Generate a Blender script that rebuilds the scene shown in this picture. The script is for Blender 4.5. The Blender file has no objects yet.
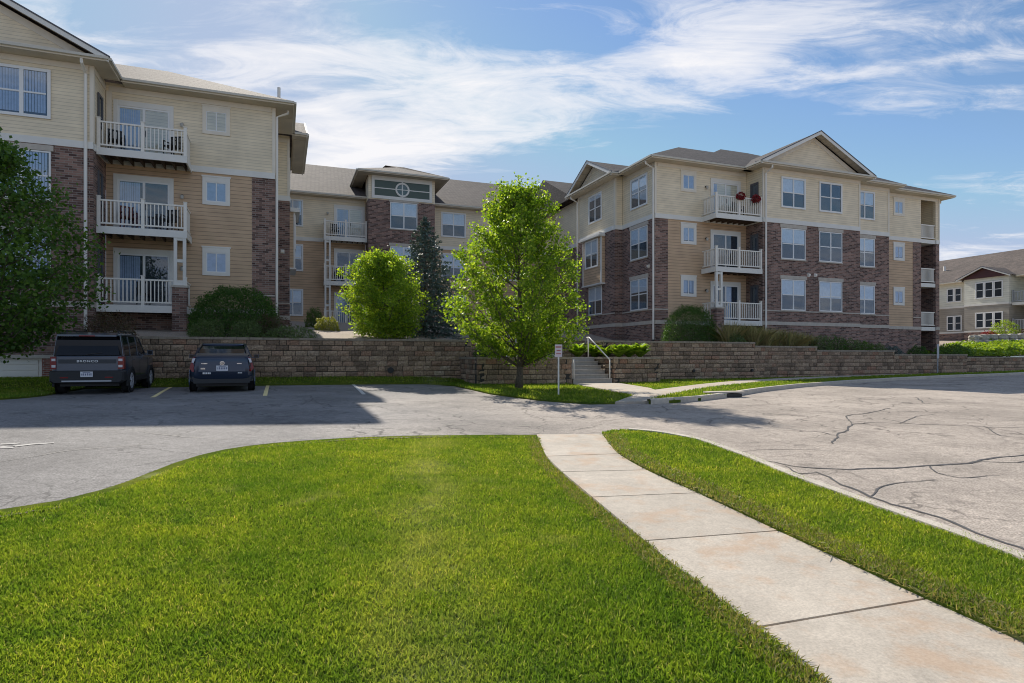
import bpy, bmesh, math, random
import numpy as np
from mathutils import Vector, Matrix
from mathutils.geometry import delaunay_2d_cdt
random.seed(7); RNG = np.random.default_rng(11)
SC = bpy.context.scene
COL = SC.collection
R = math.radians
# ------------------------------------------------------------------ camera
F_PX, HORIZ = 612.0, 357.0
cam_d = bpy.data.cameras.new('camera'); cam = bpy.data.objects.new('camera', cam_d); COL.objects.link(cam)
cam_d.sensor_width = 36; cam_d.lens = 36 * F_PX / 1024; cam_d.shift_y = (HORIZ - 341.5) / 1024
cam.location = (0, 0, 0); cam.rotation_euler = (R(90), 0, 0)
cam_d.clip_start = .1; cam_d.clip_end = 3000
SC.camera = cam
SC.cycles.filter_width = 1.0
# ------------------------------------------------------------------ sun and sky
SUN = Vector((-7.13, 15.7, 12.4)).normalized()
ELEV = math.asin(SUN.z); AZ = math.atan2(SUN.x, SUN.y)
sl = bpy.data.lights.new('sun', 'SUN'); sl.energy = 3.7; sl.angle = R(.55); sl.color = (1, .93, .82)
so = bpy.data.objects.new('sun', sl); COL.objects.link(so); so.location = (0, 0, 40)
so.rotation_euler = (-SUN).to_track_quat('-Z', 'Y').to_euler()
SC.view_settings.view_transform = 'Standard'; SC.view_settings.look = 'None'
SC.view_settings.gamma = 1; SC.view_settings.exposure = 0.74; SC.view_settings.use_curve_mapping = False
W = bpy.data.worlds.new('World'); SC.world = W; W.use_nodes = True
wt = W.node_tree; wt.nodes.clear()
def N(t, typ, **kw):
    n = t.nodes.new(typ)
    for k, v in kw.items(): setattr(n, k, v)
    return n
def L(t, a, b): t.links.new(a, b)
def mathn(t, op, a, b=None, c=None, clamp=False):
    n = N(t, 'ShaderNodeMath', operation=op, use_clamp=clamp)
    for i, v in enumerate((a, b, c)):
        if v is None: continue
        if isinstance(v, (int, float)): n.inputs[i].default_value = v
        else: L(t, v, n.inputs[i])
    return n.outputs[0]
def ramp(t, fac, stops):
    n = N(t, 'ShaderNodeValToRGB')
    e = n.color_ramp.elements
    while len(e) < len(stops): e.new(.5)
    for i, (p, c) in enumerate(stops):
        e[i].position = p; e[i].color = (c[0], c[1], c[2], 1) if not isinstance(c, (int, float)) else (c, c, c, 1)
    L(t, fac, n.inputs[0]); return n.outputs[0]
sky = N(wt, 'ShaderNodeTexSky', sky_type='NISHITA', sun_disc=False)
sky.sun_elevation = ELEV; sky.sun_rotation = AZ; sky.air_density = 1.0; sky.dust_density = .1; sky.ozone_density = 2.0
geo = N(wt, 'ShaderNodeTexCoord'); sep = N(wt, 'ShaderNodeSeparateXYZ'); L(wt, geo.outputs['Generated'], sep.inputs[0])
zz = mathn(wt, 'ADD', mathn(wt, 'MAXIMUM', sep.outputs[2], 0), .12)
cx = mathn(wt, 'DIVIDE', sep.outputs[0], zz); cy = mathn(wt, 'DIVIDE', sep.outputs[1], zz)
comb = N(wt, 'ShaderNodeCombineXYZ'); L(wt, cx, comb.inputs[0]); L(wt, cy, comb.inputs[1])
def sky_pt(px, py):
    d = Vector((px - 512, F_PX, HORIZ - py)).normalized(); return d.x / (d.z + .12), d.y / (d.z + .12)
# streak noise: stretched along the wind direction of the cirrus
mp = N(wt, 'ShaderNodeMapping'); L(wt, comb.outputs[0], mp.inputs[0])
mp.inputs['Rotation'].default_value = (0, 0, R(-28)); mp.inputs['Scale'].default_value = (.85, 2.1, 1); mp.inputs['Location'].default_value = (3.1, 1.7, 0)
n1 = N(wt, 'ShaderNodeTexNoise'); n1.inputs['Scale'].default_value = 1.15; n1.inputs['Detail'].default_value = 9; n1.inputs['Roughness'].default_value = .58; n1.inputs['Distortion'].default_value = .7
L(wt, mp.outputs[0], n1.inputs['Vector'])
n2 = N(wt, 'ShaderNodeTexNoise'); n2.inputs['Scale'].default_value = 3.2; n2.inputs['Detail'].default_value = 8; n2.inputs['Roughness'].default_value = .68; n2.inputs['Distortion'].default_value = 1.0
L(wt, mp.outputs[0], n2.inputs['Vector'])
dens = mathn(wt, 'ADD', mathn(wt, 'MULTIPLY', n1.outputs[0], .62), mathn(wt, 'MULTIPLY', n2.outputs[0], .46))
# soft banks of cirrus where the sky holds more or less cloud
acc = None
for (px, py, px2, py2, amt) in SKYBLOBS if 'SKYBLOBS' in globals() else [
        (480, 120, 600, 100, .16), (350, 140, 430, 165, .18), (60, 10, 180, 40, .02), (960, 230, 1020, 200, .05), (760, 60, 960, 30, .13), (900, 100, 1020, 60, .08),
        (690, 90, 760, 70, .10), (560, 30, 640, 10, -.10), (620, 175, 760, 110, -.16), (860, 150, 1010, 190, -.10), (400, 60, 470, 90, -.03)]:
    x0, y0 = sky_pt(px, py); x1, y1 = sky_pt(px2, py2)
    r = max(.22, math.hypot(x1 - x0, y1 - y0))
    dx = mathn(wt, 'SUBTRACT', cx, x0); dy = mathn(wt, 'SUBTRACT', cy, y0)
    d2 = mathn(wt, 'ADD', mathn(wt, 'MULTIPLY', dx, dx), mathn(wt, 'MULTIPLY', dy, dy))
    gss = mathn(wt, 'MULTIPLY', mathn(wt, 'EXPONENT', mathn(wt, 'MULTIPLY', d2, -1 / (r * r))), amt)
    acc = gss if acc is None else mathn(wt, 'ADD', acc, gss)
dens = mathn(wt, 'ADD', dens, acc)
cfac = ramp(wt, dens, [(.515, 0), (.57, .18), (.645, .60), (.77, .97)])
bg1 = N(wt, 'ShaderNodeBackground'); hs = N(wt, 'ShaderNodeHueSaturation'); hs.inputs['Saturation'].default_value = 1.05; L(wt, sky.outputs[0], hs.inputs['Color']); ck = N(wt, 'ShaderNodeMix', data_type='RGBA', blend_type='DARKEN'); ck.inputs[0].default_value = 1; ck.inputs[7].default_value = (3.3, 4.1, 5.6, 1); L(wt, hs.outputs[0], ck.inputs[6]); L(wt, ck.outputs[2], bg1.inputs[0]); bg1.inputs[1].default_value = .080
bg2 = N(wt, 'ShaderNodeBackground'); bg2.inputs[0].default_value = (.90, .89, .91, 1); bg2.inputs[1].default_value = .64
mx = N(wt, 'ShaderNodeMixShader'); wo = N(wt, 'ShaderNodeOutputWorld')
L(wt, cfac, mx.inputs[0]); L(wt, bg1.outputs[0], mx.inputs[1]); L(wt, bg2.outputs[0], mx.inputs[2]); L(wt, mx.outputs[0], wo.inputs[0])

# ------------------------------------------------------------------ frame of the place
CT, ST = .9357, .3527                        # the complex is turned 20.65 degrees to the view
THETA = math.atan2(ST, CT)
def uv2w(u, v): return u * CT - v * ST, u * ST + v * CT
def w2uv(x, y): return x * CT + y * ST, -x * ST + y * CT
def sm(t): t = np.clip(t, 0, 1); return t * t * (3 - 2 * t)
def g(x, y):                                 # natural ground
    y = np.asarray(y, float); x = np.asarray(x, float)
    ys = np.where(y > 40, 17.0, y - 1.5 * np.log1p(np.exp(np.clip((y - 17) / 1.5, -40, 20))))
    ys = np.maximum(ys, -8)
    w = sm((y - 8) / 10)
    lot = .034 * np.maximum(0, -x - 1.5) * (1 - sm((y - 10) / 7)) * sm((y - 1) / 5) * sm((x + 40) / 25)
    return lot - 1.65 + .0375 * ys - .10 * w * sm((x + 8) / 10) + w * (.12 * sm((x - 10) / 16) + .2 * sm((x - 24) / 12))
def gz(x, y): return float(g(x, y))
def P(px, py):                               # the ground point seen at a pixel
    a = (px - 512) / F_PX; t = 10.0
    for _ in range(60):
        z = gz(a * t, t); t = .5 * t + .5 * (F_PX * z / (HORIZ - py))
    return (a * t, t)
def T(u, v):                                 # planting terrace behind the walls
    u = np.asarray(u, float); v = np.asarray(v, float)
    A = .62 + .115 * (v - 24.4); A = np.minimum(A, 2.0)
    B = np.where(v > 29.7, .45 + .16 * (v - 29.7), .45 + .02 * (29.7 - v)); B = np.minimum(B, 2.0)
    m = sm((u - 9) / 8)
    base = A * (1 - m) + B * m
    fall = .5 * sm((u - 21) / 13)
    base = base - np.where(v < 32, fall, 0)
    far = -.02 + .055 * np.maximum(0, u - 43) + .035 * np.maximum(0, v - 24.5)
    m2 = sm((u - 43) / 1.5)
    return base * (1 - m2) + far * m2

# ------------------------------------------------------------------ materials
def mat(name):
    m = bpy.data.materials.new(name); m.use_nodes = True
    t = m.node_tree; b = t.nodes['Principled BSDF']; return m, t, b
def flat(name, c, rough=.6, metal=0, spec=.5, var=0.0, vscale=6, bump=0):
    m, t, b = mat(name)
    b.inputs['Base Color'].default_value = (*c, 1); b.inputs['Roughness'].default_value = rough
    b.inputs['Metallic'].default_value = metal; b.inputs['Specular IOR Level'].default_value = spec
    if var or bump:
        tc = N(t, 'ShaderNodeTexCoord'); no = N(t, 'ShaderNodeTexNoise'); no.inputs['Scale'].default_value = vscale; no.inputs['Detail'].default_value = 8
        L(t, tc.outputs['Object'], no.inputs['Vector'])
        if var:
            lo = tuple(x * (1 - var) for x in c); hi = tuple(min(1, x * (1 + var)) for x in c)
            L(t, ramp(t, no.outputs[0], [(.3, lo), (.7, hi)]), b.inputs['Base Color'])
        if bump:
            bp = N(t, 'ShaderNodeBump'); bp.inputs['Strength'].default_value = bump; bp.inputs['Distance'].default_value = .02
            L(t, no.outputs[0], bp.inputs['Height']); L(t, bp.outputs[0], b.inputs['Normal'])
    return m
def wallvec(t):
    tc = N(t, 'ShaderNodeTexCoord'); s = N(t, 'ShaderNodeSeparateXYZ'); L(t, tc.outputs['Object'], s.inputs[0])
    c = N(t, 'ShaderNodeCombineXYZ'); L(t, mathn(t, 'ADD', s.outputs[0], s.outputs[1]), c.inputs[0]); L(t, s.outputs[2], c.inputs[1])
    return tc, s, c.outputs[0]
def brick_mat(name, c1, c2, mortar, w=.21, h=.072, extra=(.03, .02, .02)):
    m, t, b = mat(name); tc, s, v = wallvec(t)
    br = N(t, 'ShaderNodeTexBrick'); L(t, v, br.inputs['Vector'])
    br.inputs['Scale'].default_value = 1; br.inputs['Brick Width'].default_value = w; br.inputs['Row Height'].default_value = h
    br.inputs['Mortar Size'].default_value = .009; br.inputs['Mortar Smooth'].default_value = .2; br.inputs['Bias'].default_value = 0
    br.inputs['Color1'].default_value = (*c1, 1); br.inputs['Color2'].default_value = (*c2, 1); br.inputs['Mortar'].default_value = (*mortar, 1)
    no = N(t, 'ShaderNodeTexNoise'); no.inputs['Scale'].default_value = .7; no.inputs['Detail'].default_value = 5
    L(t, tc.outputs['Object'], no.inputs['Vector'])
    mxc = N(t, 'ShaderNodeMix', data_type='RGBA', blend_type='MULTIPLY'); mxc.inputs[0].default_value = 1
    L(t, br.outputs[0], mxc.inputs[6]); L(t, ramp(t, no.outputs[0], [(.3, .82), (.7, 1.12)]), mxc.inputs[7])
    L(t, mxc.outputs[2], b.inputs['Base Color']); b.inputs['Roughness'].default_value = .85
    return m
def siding_mat(name, c, pitch=.12, dark=.55):
    m, t, b = mat(name); tc, s, v = wallvec(t)
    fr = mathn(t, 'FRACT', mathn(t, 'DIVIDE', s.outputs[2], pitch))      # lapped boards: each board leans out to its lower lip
    no = N(t, 'ShaderNodeTexNoise'); no.inputs['Scale'].default_value = 1.3; no.inputs['Detail'].default_value = 6; L(t, tc.outputs['Object'], no.inputs['Vector'])
    mm = N(t, 'ShaderNodeMapping'); L(t, v, mm.inputs[0]); mm.inputs['Scale'].default_value = (.5, 1 / pitch * .5, 1)
    n3 = N(t, 'ShaderNodeTexNoise'); n3.inputs['Scale'].default_value = 2; L(t, mm.outputs[0], n3.inputs['Vector'])
    lap_shade = ramp(t, fr, [(0, 1), (.80, 1), (.93, dark), (1, dark)])         # shade under each lip, painted into the board colour
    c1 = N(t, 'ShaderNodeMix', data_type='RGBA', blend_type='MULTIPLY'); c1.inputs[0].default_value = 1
    L(t, ramp(t, no.outputs[0], [(.3, tuple(x * .9 for x in c)), (.7, tuple(x * 1.06 for x in c))]), c1.inputs[6]); L(t, lap_shade, c1.inputs[7])
    c2 = N(t, 'ShaderNodeMix', data_type='RGBA', blend_type='MULTIPLY'); c2.inputs[0].default_value = 1
    L(t, c1.outputs[2], c2.inputs[6]); L(t, ramp(t, n3.outputs[0], [(.35, .93), (.65, 1.04)]), c2.inputs[7])
    L(t, c2.outputs[2], b.inputs['Base Color']); b.inputs['Roughness'].default_value = .6
    return m
def shingle_mat(name, c1, c2):
    m, t, b = mat(name); tc = N(t, 'ShaderNodeTexCoord'); s = N(t, 'ShaderNodeSeparateXYZ'); L(t, tc.outputs['Object'], s.inputs[0])
    gn = N(t, 'ShaderNodeNewGeometry')
    c = N(t, 'ShaderNodeCombineXYZ'); L(t, mathn(t, 'ADD', s.outputs[0], s.outputs[1]), c.inputs[0]); L(t, mathn(t, 'MULTIPLY', s.outputs[2], 2.2), c.inputs[1])
    br = N(t, 'ShaderNodeTexBrick'); L(t, c.outputs[0], br.inputs['Vector'])
    br.inputs['Scale'].default_value = 1; br.inputs['Brick Width'].default_value = .28; br.inputs['Row Height'].default_value = .145
    br.inputs['Mortar Size'].default_value = .012; br.inputs['Color1'].default_value = (*c1, 1); br.inputs['Color2'].default_value = (*c2, 1)
    br.inputs['Mortar'].default_value = (c1[0] * .5, c1[1] * .5, c1[2] * .5, 1)
    no = N(t, 'ShaderNodeTexNoise'); no.inputs['Scale'].default_value = .45; no.inputs['Detail'].default_value = 7; no.inputs['Roughness'].default_value = .65; L(t, tc.outputs['Object'], no.inputs['Vector'])
    mxc = N(t, 'ShaderNodeMix', data_type='RGBA', blend_type='MULTIPLY'); mxc.inputs[0].default_value = 1
    L(t, br.outputs[0], mxc.inputs[6]); L(t, ramp(t, no.outputs[0], [(.3, .78), (.7, 1.18)]), mxc.inputs[7])
    L(t, mxc.outputs[2], b.inputs['Base Color']); b.inputs['Roughness'].default_value = .9
    n4 = N(t, 'ShaderNodeTexNoise'); n4.inputs['Scale'].default_value = 40; L(t, tc.outputs['Object'], n4.inputs['Vector'])
    bp = N(t, 'ShaderNodeBump'); bp.inputs['Strength'].default_value = .5; bp.inputs['Distance'].default_value = .01
    L(t, mathn(t, 'ADD', n4.outputs[0], mathn(t, 'SUBTRACT', 1, br.outputs[1])), bp.inputs['Height']); L(t, bp.outputs[0], b.inputs['Normal'])
    return m
def leaf_mat(name, c1, c2, c3=None, trans=.35, rough=.5, nscale=1.2):
    m, t, b = mat(name); gn = N(t, 'ShaderNodeNewGeometry')
    stops = [(0, c1), (.6, c2), (1, c3 or c2)]
    col = ramp(t, gn.outputs['Random Per Island'], stops)
    L(t, col, b.inputs['Base Color']); b.inputs['Roughness'].default_value = rough; b.inputs['Specular IOR Level'].default_value = .3
    if trans:
        tr = N(t, 'ShaderNodeBsdfTranslucent'); L(t, ramp(t, gn.outputs['Random Per Island'], [(p, (min(1, q[0] * 2.0), min(1, q[1] * 1.9), q[2] * .8)) for p, q in stops]), tr.inputs[0])
        ms = N(t, 'ShaderNodeMixShader'); ms.inputs[0].default_value = trans
        L(t, b.outputs[0], ms.inputs[1]); L(t, tr.outputs[0], ms.inputs[2]); L(t, ms.outputs[0], t.nodes['Material Output'].inputs[0])
    return m
def asphalt_mat():
    m, t, b = mat('asphalt'); tc = N(t, 'ShaderNodeTexCoord')
    def no(sc, det=8, ro=.6):
        n = N(t, 'ShaderNodeTexNoise'); n.inputs['Scale'].default_value = sc; n.inputs['Detail'].default_value = det; n.inputs['Roughness'].default_value = ro
        L(t, tc.outputs['Object'], n.inputs['Vector']); return n.outputs[0]
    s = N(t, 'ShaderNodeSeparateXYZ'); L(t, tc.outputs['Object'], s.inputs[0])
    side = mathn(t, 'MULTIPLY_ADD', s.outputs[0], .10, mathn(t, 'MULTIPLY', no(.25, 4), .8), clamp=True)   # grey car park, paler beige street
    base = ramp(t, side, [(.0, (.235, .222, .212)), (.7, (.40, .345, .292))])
    c = base
    for (sc, a, lo, hi) in ((55, 1, .50, 1.50), (9, 1, .82, 1.16), (.5, 1, .74, 1.20)):
        mm = N(t, 'ShaderNodeMix', data_type='RGBA', blend_type='MULTIPLY'); mm.inputs[0].default_value = a
        L(t, c, mm.inputs[6]); L(t, ramp(t, no(sc), [(.32, lo), (.68, hi)]), mm.inputs[7]); c = mm.outputs[2]
    st_ = N(t, 'ShaderNodeMix', data_type='RGBA', blend_type='MULTIPLY'); st_.inputs[0].default_value = 1
    L(t, c, st_.inputs[6]); L(t, ramp(t, no(.95, 7, .7), [(.56, 1), (.68, .74), (.75, .62)]), st_.inputs[7]); c = st_.outputs[2]       # oil and damp stains
    # fine crazing
    vo = N(t, 'ShaderNodeTexVoronoi', feature='DISTANCE_TO_EDGE'); vo.inputs['Scale'].default_value = .8
    mpn = N(t, 'ShaderNodeMapping'); L(t, tc.outputs['Object'], mpn.inputs[0])
    wn = N(t, 'ShaderNodeTexNoise'); wn.inputs['Scale'].default_value = 1.1; wn.inputs['Detail'].default_value = 6; L(t, tc.outputs['Object'], wn.inputs['Vector'])
    va = N(t, 'ShaderNodeVectorMath', operation='MULTIPLY_ADD'); L(t, wn.outputs['Color'], va.inputs[0]); va.inputs[1].default_value = (1.6, 1.6, 0); L(t, mpn.outputs[0], va.inputs[2])
    L(t, va.outputs[0], vo.inputs['Vector'])
    cr = ramp(t, vo.outputs[0], [(0, .38), (.008, .6), (.018, 1)])
    patch = ramp(t, no(.18, 3), [(.40, 0), (.50, 1)])
    mm = N(t, 'ShaderNodeMix', data_type='RGBA', blend_type='MULTIPLY'); L(t, patch, mm.inputs[0]); L(t, c, mm.inputs[6]); L(t, cr, mm.inputs[7]); c = mm.outputs[2]
    L(t, c, b.inputs['Base Color']); b.inputs['Roughness'].default_value = .88; b.inputs['Specular IOR Level'].default_value = .3
    bp = N(t, 'ShaderNodeBump'); bp.inputs['Strength'].default_value = .55; bp.inputs['Distance'].default_value = .008
    L(t, no(110), bp.inputs['Height']); L(t, bp.outputs[0], b.inputs['Normal'])
    return m
def concrete_mat(name, c, stain=True):
    m, t, b = mat(name); tc = N(t, 'ShaderNodeTexCoord'); gn = N(t, 'ShaderNodeNewGeometry')
    def no(sc, det=8):
        n = N(t, 'ShaderNodeTexNoise'); n.inputs['Scale'].default_value = sc; n.inputs['Detail'].default_value = det; n.inputs['Roughness'].default_value = .65
        L(t, tc.outputs['Object'], n.inputs['Vector']); return n.outputs[0]
    c0 = ramp(t, gn.outputs['Random Per Island'], [(0, tuple(x * .95 for x in c)), (1, tuple(x * 1.04 for x in c))])
    for (sc, lo, hi) in ((60, .80, 1.16), (1.5, .86, 1.10), (9, .90, 1.08)):
        mm = N(t, 'ShaderNodeMix', data_type='RGBA', blend_type='MULTIPLY'); mm.inputs[0].default_value = 1
        L(t, c0, mm.inputs[6]); L(t, ramp(t, no(sc), [(.32, lo), (.68, hi)]), mm.inputs[7]); c0 = mm.outputs[2]
    if stain:
        mm = N(t, 'ShaderNodeMix', data_type='RGBA', blend_type='MIX'); L(t, ramp(t, no(2.6, 12), [(.50, 0), (.64, .5)]), mm.inputs[0])
        L(t, c0, mm.inputs[6]); mm.inputs[7].default_value = (c[0] * .95, c[1] * .70, c[2] * .52, 1); c0 = mm.outputs[2]
    L(t, c0, b.inputs['Base Color']); b.inputs['Roughness'].default_value = .85
    bp = N(t, 'ShaderNodeBump'); bp.inputs['Strength'].default_value = .3; bp.inputs['Distance'].default_value = .005
    L(t, no(120), bp.inputs['Height']); L(t, bp.outputs[0], b.inputs['Normal'])
    return m
def block_mat():
    m, t, b = mat('split_face_block'); gn = N(t, 'ShaderNodeNewGeometry'); tc = N(t, 'ShaderNodeTexCoord')
    c = ramp(t, gn.outputs['Random Per Island'], [(0, (.19, .135, .092)), (.35, (.33, .232, .155)), (.7, (.42, .308, .21)), (.93, (.32, .18, .115)), (1, (.45, .36, .26))])
    no = N(t, 'ShaderNodeTexNoise'); no.inputs['Scale'].default_value = 16; no.inputs['Detail'].default_value = 8; L(t, tc.outputs['Object'], no.inputs['Vector'])
    n2 = N(t, 'ShaderNodeTexNoise'); n2.inputs['Scale'].default_value = 1.0; n2.inputs['Detail'].default_value = 5; L(t, tc.outputs['Object'], n2.inputs['Vector'])
    for n_, lo, hi in ((no, .65, 1.3), (n2, .85, 1.15)):
        mm = N(t, 'ShaderNodeMix', data_type='RGBA', blend_type='MULTIPLY'); mm.inputs[0].default_value = 1
        L(t, c, mm.inputs[6]); L(t, ramp(t, n_.outputs[0], [(.3, lo), (.7, hi)]), mm.inputs[7]); c = mm.outputs[2]
    L(t, c, b.inputs['Base Color']); b.inputs['Roughness'].default_value = .9
    bp = N(t, 'ShaderNodeBump'); bp.inputs['Strength'].default_value = .9; bp.inputs['Distance'].default_value = .04
    L(t, no.outputs[0], bp.inputs['Height']); L(t, bp.outputs[0], b.inputs['Normal'])
    return m
def glass_mat():
    m, t, b = mat('window_glass')
    gl = N(t, 'ShaderNodeBsdfGlossy'); gl.inputs['Roughness'].default_value = .02; gl.inputs[0].default_value = (.92, .96, 1, 1)
    tr = N(t, 'ShaderNodeBsdfTransparent'); tr.inputs[0].default_value = (.92, .95, .97, 1)
    lw = N(t, 'ShaderNodeLayerWeight'); lw.inputs[0].default_value = .5
    no = N(t, 'ShaderNodeTexNoise'); no.inputs['Scale'].default_value = 1.2; tc = N(t, 'ShaderNodeTexCoord'); L(t, tc.outputs['Object'], no.inputs['Vector'])
    bp = N(t, 'ShaderNodeBump'); bp.inputs['Strength'].default_value = .04; bp.inputs['Distance'].default_value = .02; L(t, no.outputs[0], bp.inputs['Height']); L(t, bp.outputs[0], gl.inputs['Normal'])
    ms = N(t, 'ShaderNodeMixShader'); L(t, mathn(t, 'MULTIPLY_ADD', mathn(t, 'POWER', lw.outputs[1], 3), .55, .055, clamp=True), ms.inputs[0])
    L(t, tr.outputs[0], ms.inputs[1]); L(t, gl.outputs[0], ms.inputs[2]); L(t, ms.outputs[0], t.nodes['Material Output'].inputs[0])
    return m
def grass_mat(name, blade=True):
    m, t, b = mat(name); tc = N(t, 'ShaderNodeTexCoord'); gn = N(t, 'ShaderNodeNewGeometry')
    def no(sc, det=4):
        n = N(t, 'ShaderNodeTexNoise'); n.inputs['Scale'].default_value = sc; n.inputs['Detail'].default_value = det; n.inputs['Roughness'].default_value = .6
        L(t, tc.outputs['Object'], n.inputs['Vector']); return n.outputs[0]
    if blade:
        c = ramp(t, gn.outputs['Random Per Island'], [(0, (.10, .18, .02)), (.45, (.165, .265, .034)), (.9, (.25, .34, .055)), (.97, (.34, .37, .12)), (1, (.42, .40, .20))])
    else:
        c = ramp(t, no(60, 6), [(.3, (.07, .10, .014)), (.7, (.14, .18, .03))])
    for (sc, lo, hi) in ((.45, (.70, .80, .85), (1.22, 1.12, 1.15)), (2.3, (.74, .83, .92), (1.22, 1.10, 1.1)), (9, (.85, .88, .9), (1.15, 1.1, 1.0))):
        mm = N(t, 'ShaderNodeMix', data_type='RGBA', blend_type='MULTIPLY'); mm.inputs[0].default_value = 1
        L(t, c, mm.inputs[6]); L(t, ramp(t, no(sc), [(.34, lo), (.66, hi)]), mm.inputs[7]); c = mm.outputs[2]
    s = N(t, 'ShaderNodeSeparateXYZ'); L(t, tc.outputs['Object'], s.inputs[0])            # a pale worn streak and dry spots
    q = mathn(t, 'ADD', mathn(t, 'MULTIPLY_ADD', s.outputs[1], .13, .04), s.outputs[0]); q = mathn(t, 'EXPONENT', mathn(t, 'MULTIPLY', mathn(t, 'MULTIPLY', q, q), -9))
    q = mathn(t, 'MULTIPLY', mathn(t, 'MULTIPLY', q, ramp(t, no(1.8), [(.35, 0), (.65, 1)])), .55); q = mathn(t, 'MAXIMUM', q, ramp(t, no(1.3, 6), [(.60, 0), (.74, .55)]))
    mm = N(t, 'ShaderNodeMix', data_type='RGBA', blend_type='MIX'); L(t, q, mm.inputs[0]); L(t, c, mm.inputs[6]); mm.inputs[7].default_value = (.33, .34, .17, 1); c = mm.outputs[2]
    L(t, c, b.inputs['Base Color']); b.inputs['Roughness'].default_value = .7; b.inputs['Specular IOR Level'].default_value = .06 if blade else 0
    if blade:
        tr = N(t, 'ShaderNodeBsdfTranslucent'); g2 = N(t, 'ShaderNodeMix', data_type='RGBA', blend_type='MULTIPLY'); g2.inputs[0].default_value = 1
        L(t, c, g2.inputs[6]); g2.inputs[7].default_value = (1.9, 1.75, .7, 1); g2.clamp_result = False; L(t, g2.outputs[2], tr.inputs[0])
        ms = N(t, 'ShaderNodeMixShader'); ms.inputs[0].default_value = .42
        L(t, b.outputs[0], ms.inputs[1]); L(t, tr.outputs[0], ms.inputs[2]); L(t, ms.outputs[0], t.nodes['Material Output'].inputs[0])
    return m
M = dict(
    brick=brick_mat('brown_brick', (.072, .037, .031), (.345, .205, .158), (.31, .27, .235), .27, .09),
    garage_brick=brick_mat('red_brick', (.20, .06, .04), (.36, .14, .10), (.40, .36, .32)),
    cream=siding_mat('cream_lap_siding', (.84, .72, .52), .13, .70), tan=siding_mat('tan_lap_siding', (.60, .42, .265), .17, .5),
    grey_siding=siding_mat('pale_siding', (.74, .73, .62), .2, .75), taupe=siding_mat('taupe_siding', (.34, .31, .26), .2, .75), maroon=siding_mat('maroon_siding', (.07, .02, .022), .2, .7),
    stone=flat('limestone_band', (.52, .47, .40), .85, var=.1, bump=.2), trim=flat('cream_trim', (.78, .71, .59), .6, var=.05, vscale=2),
    white=flat('white_paint', (.76, .74, .68), .5, var=.04, vscale=2), vinyl=flat('white_vinyl', (.82, .78, .70), .4), frame=flat('window_frame', (.80, .80, .78), .4),
    gutter=flat('gutter', (.60, .56, .47), .5), dark_edge=flat('drip_edge', (.10, .10, .11), .5),
    soffit=siding_mat('soffit_panel', (.62, .54, .42), .3, .8), roof_l=shingle_mat('brown_shingles', (.082, .064, .054), (.15, .118, .10)),
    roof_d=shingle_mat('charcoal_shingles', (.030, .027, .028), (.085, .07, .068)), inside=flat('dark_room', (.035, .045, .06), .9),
    blind=flat('blind', (.66, .72, .79), .8, var=.08, vscale=9), curtain=flat('curtain', (.42, .50, .64), .85, var=.1, vscale=7), glass=glass_mat(),
    asphalt=asphalt_mat(), concrete=concrete_mat('sidewalk_concrete', (.50, .44, .362)), kerb=concrete_mat('kerb_concrete', (.56, .50, .42), False),
    block=block_mat(), cap=flat('cap_block', (.30, .25, .19), .9, var=.25, vscale=9, bump=.6), joint=flat('joint_dirt', (.05, .045, .04), .95),
    soil=flat('lawn_soil', (.10, .09, .045), .95, var=.35, vscale=9), grass=grass_mat('grass_blades'), turf=grass_mat('turf', False),
    mulch=flat('gravel_mulch', (.38, .31, .245), .95, var=.5, vscale=34, bump=1.0), darkwood=flat('joist_wood', (.10, .065, .045), .9),
    black=flat('black_metal', (.02, .02, .02), .5), steel=flat('steel', (.42, .44, .47), .4, metal=.3), bark=flat('bark', (.12, .095, .07), .95, var=.4, vscale=25, bump=1),
    yellow=flat('faded_line_paint', (.90, .70, .34), .8, var=.2, vscale=30), whiteline=flat('white_line_paint', (.62, .60, .56), .8, var=.2, vscale=30),
    tar=flat('crack_tar', (.085, .08, .075), .7, var=.3, vscale=8), dark_glass=flat('dark_tinted_glass', (.02, .025, .03), .15, spec=.3), tower_glass=flat('green_tinted_glass', (.06, .085, .06), .25),
    boulder=flat('limestone_boulder', (.42, .39, .34), .9, var=.3, vscale=4, bump=1),
)
def edge_mat():
    return flat('gravelly_edge', (.20, .17, .13), .95, var=.6, vscale=60, bump=1)
M['edge'] = edge_mat()

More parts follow.
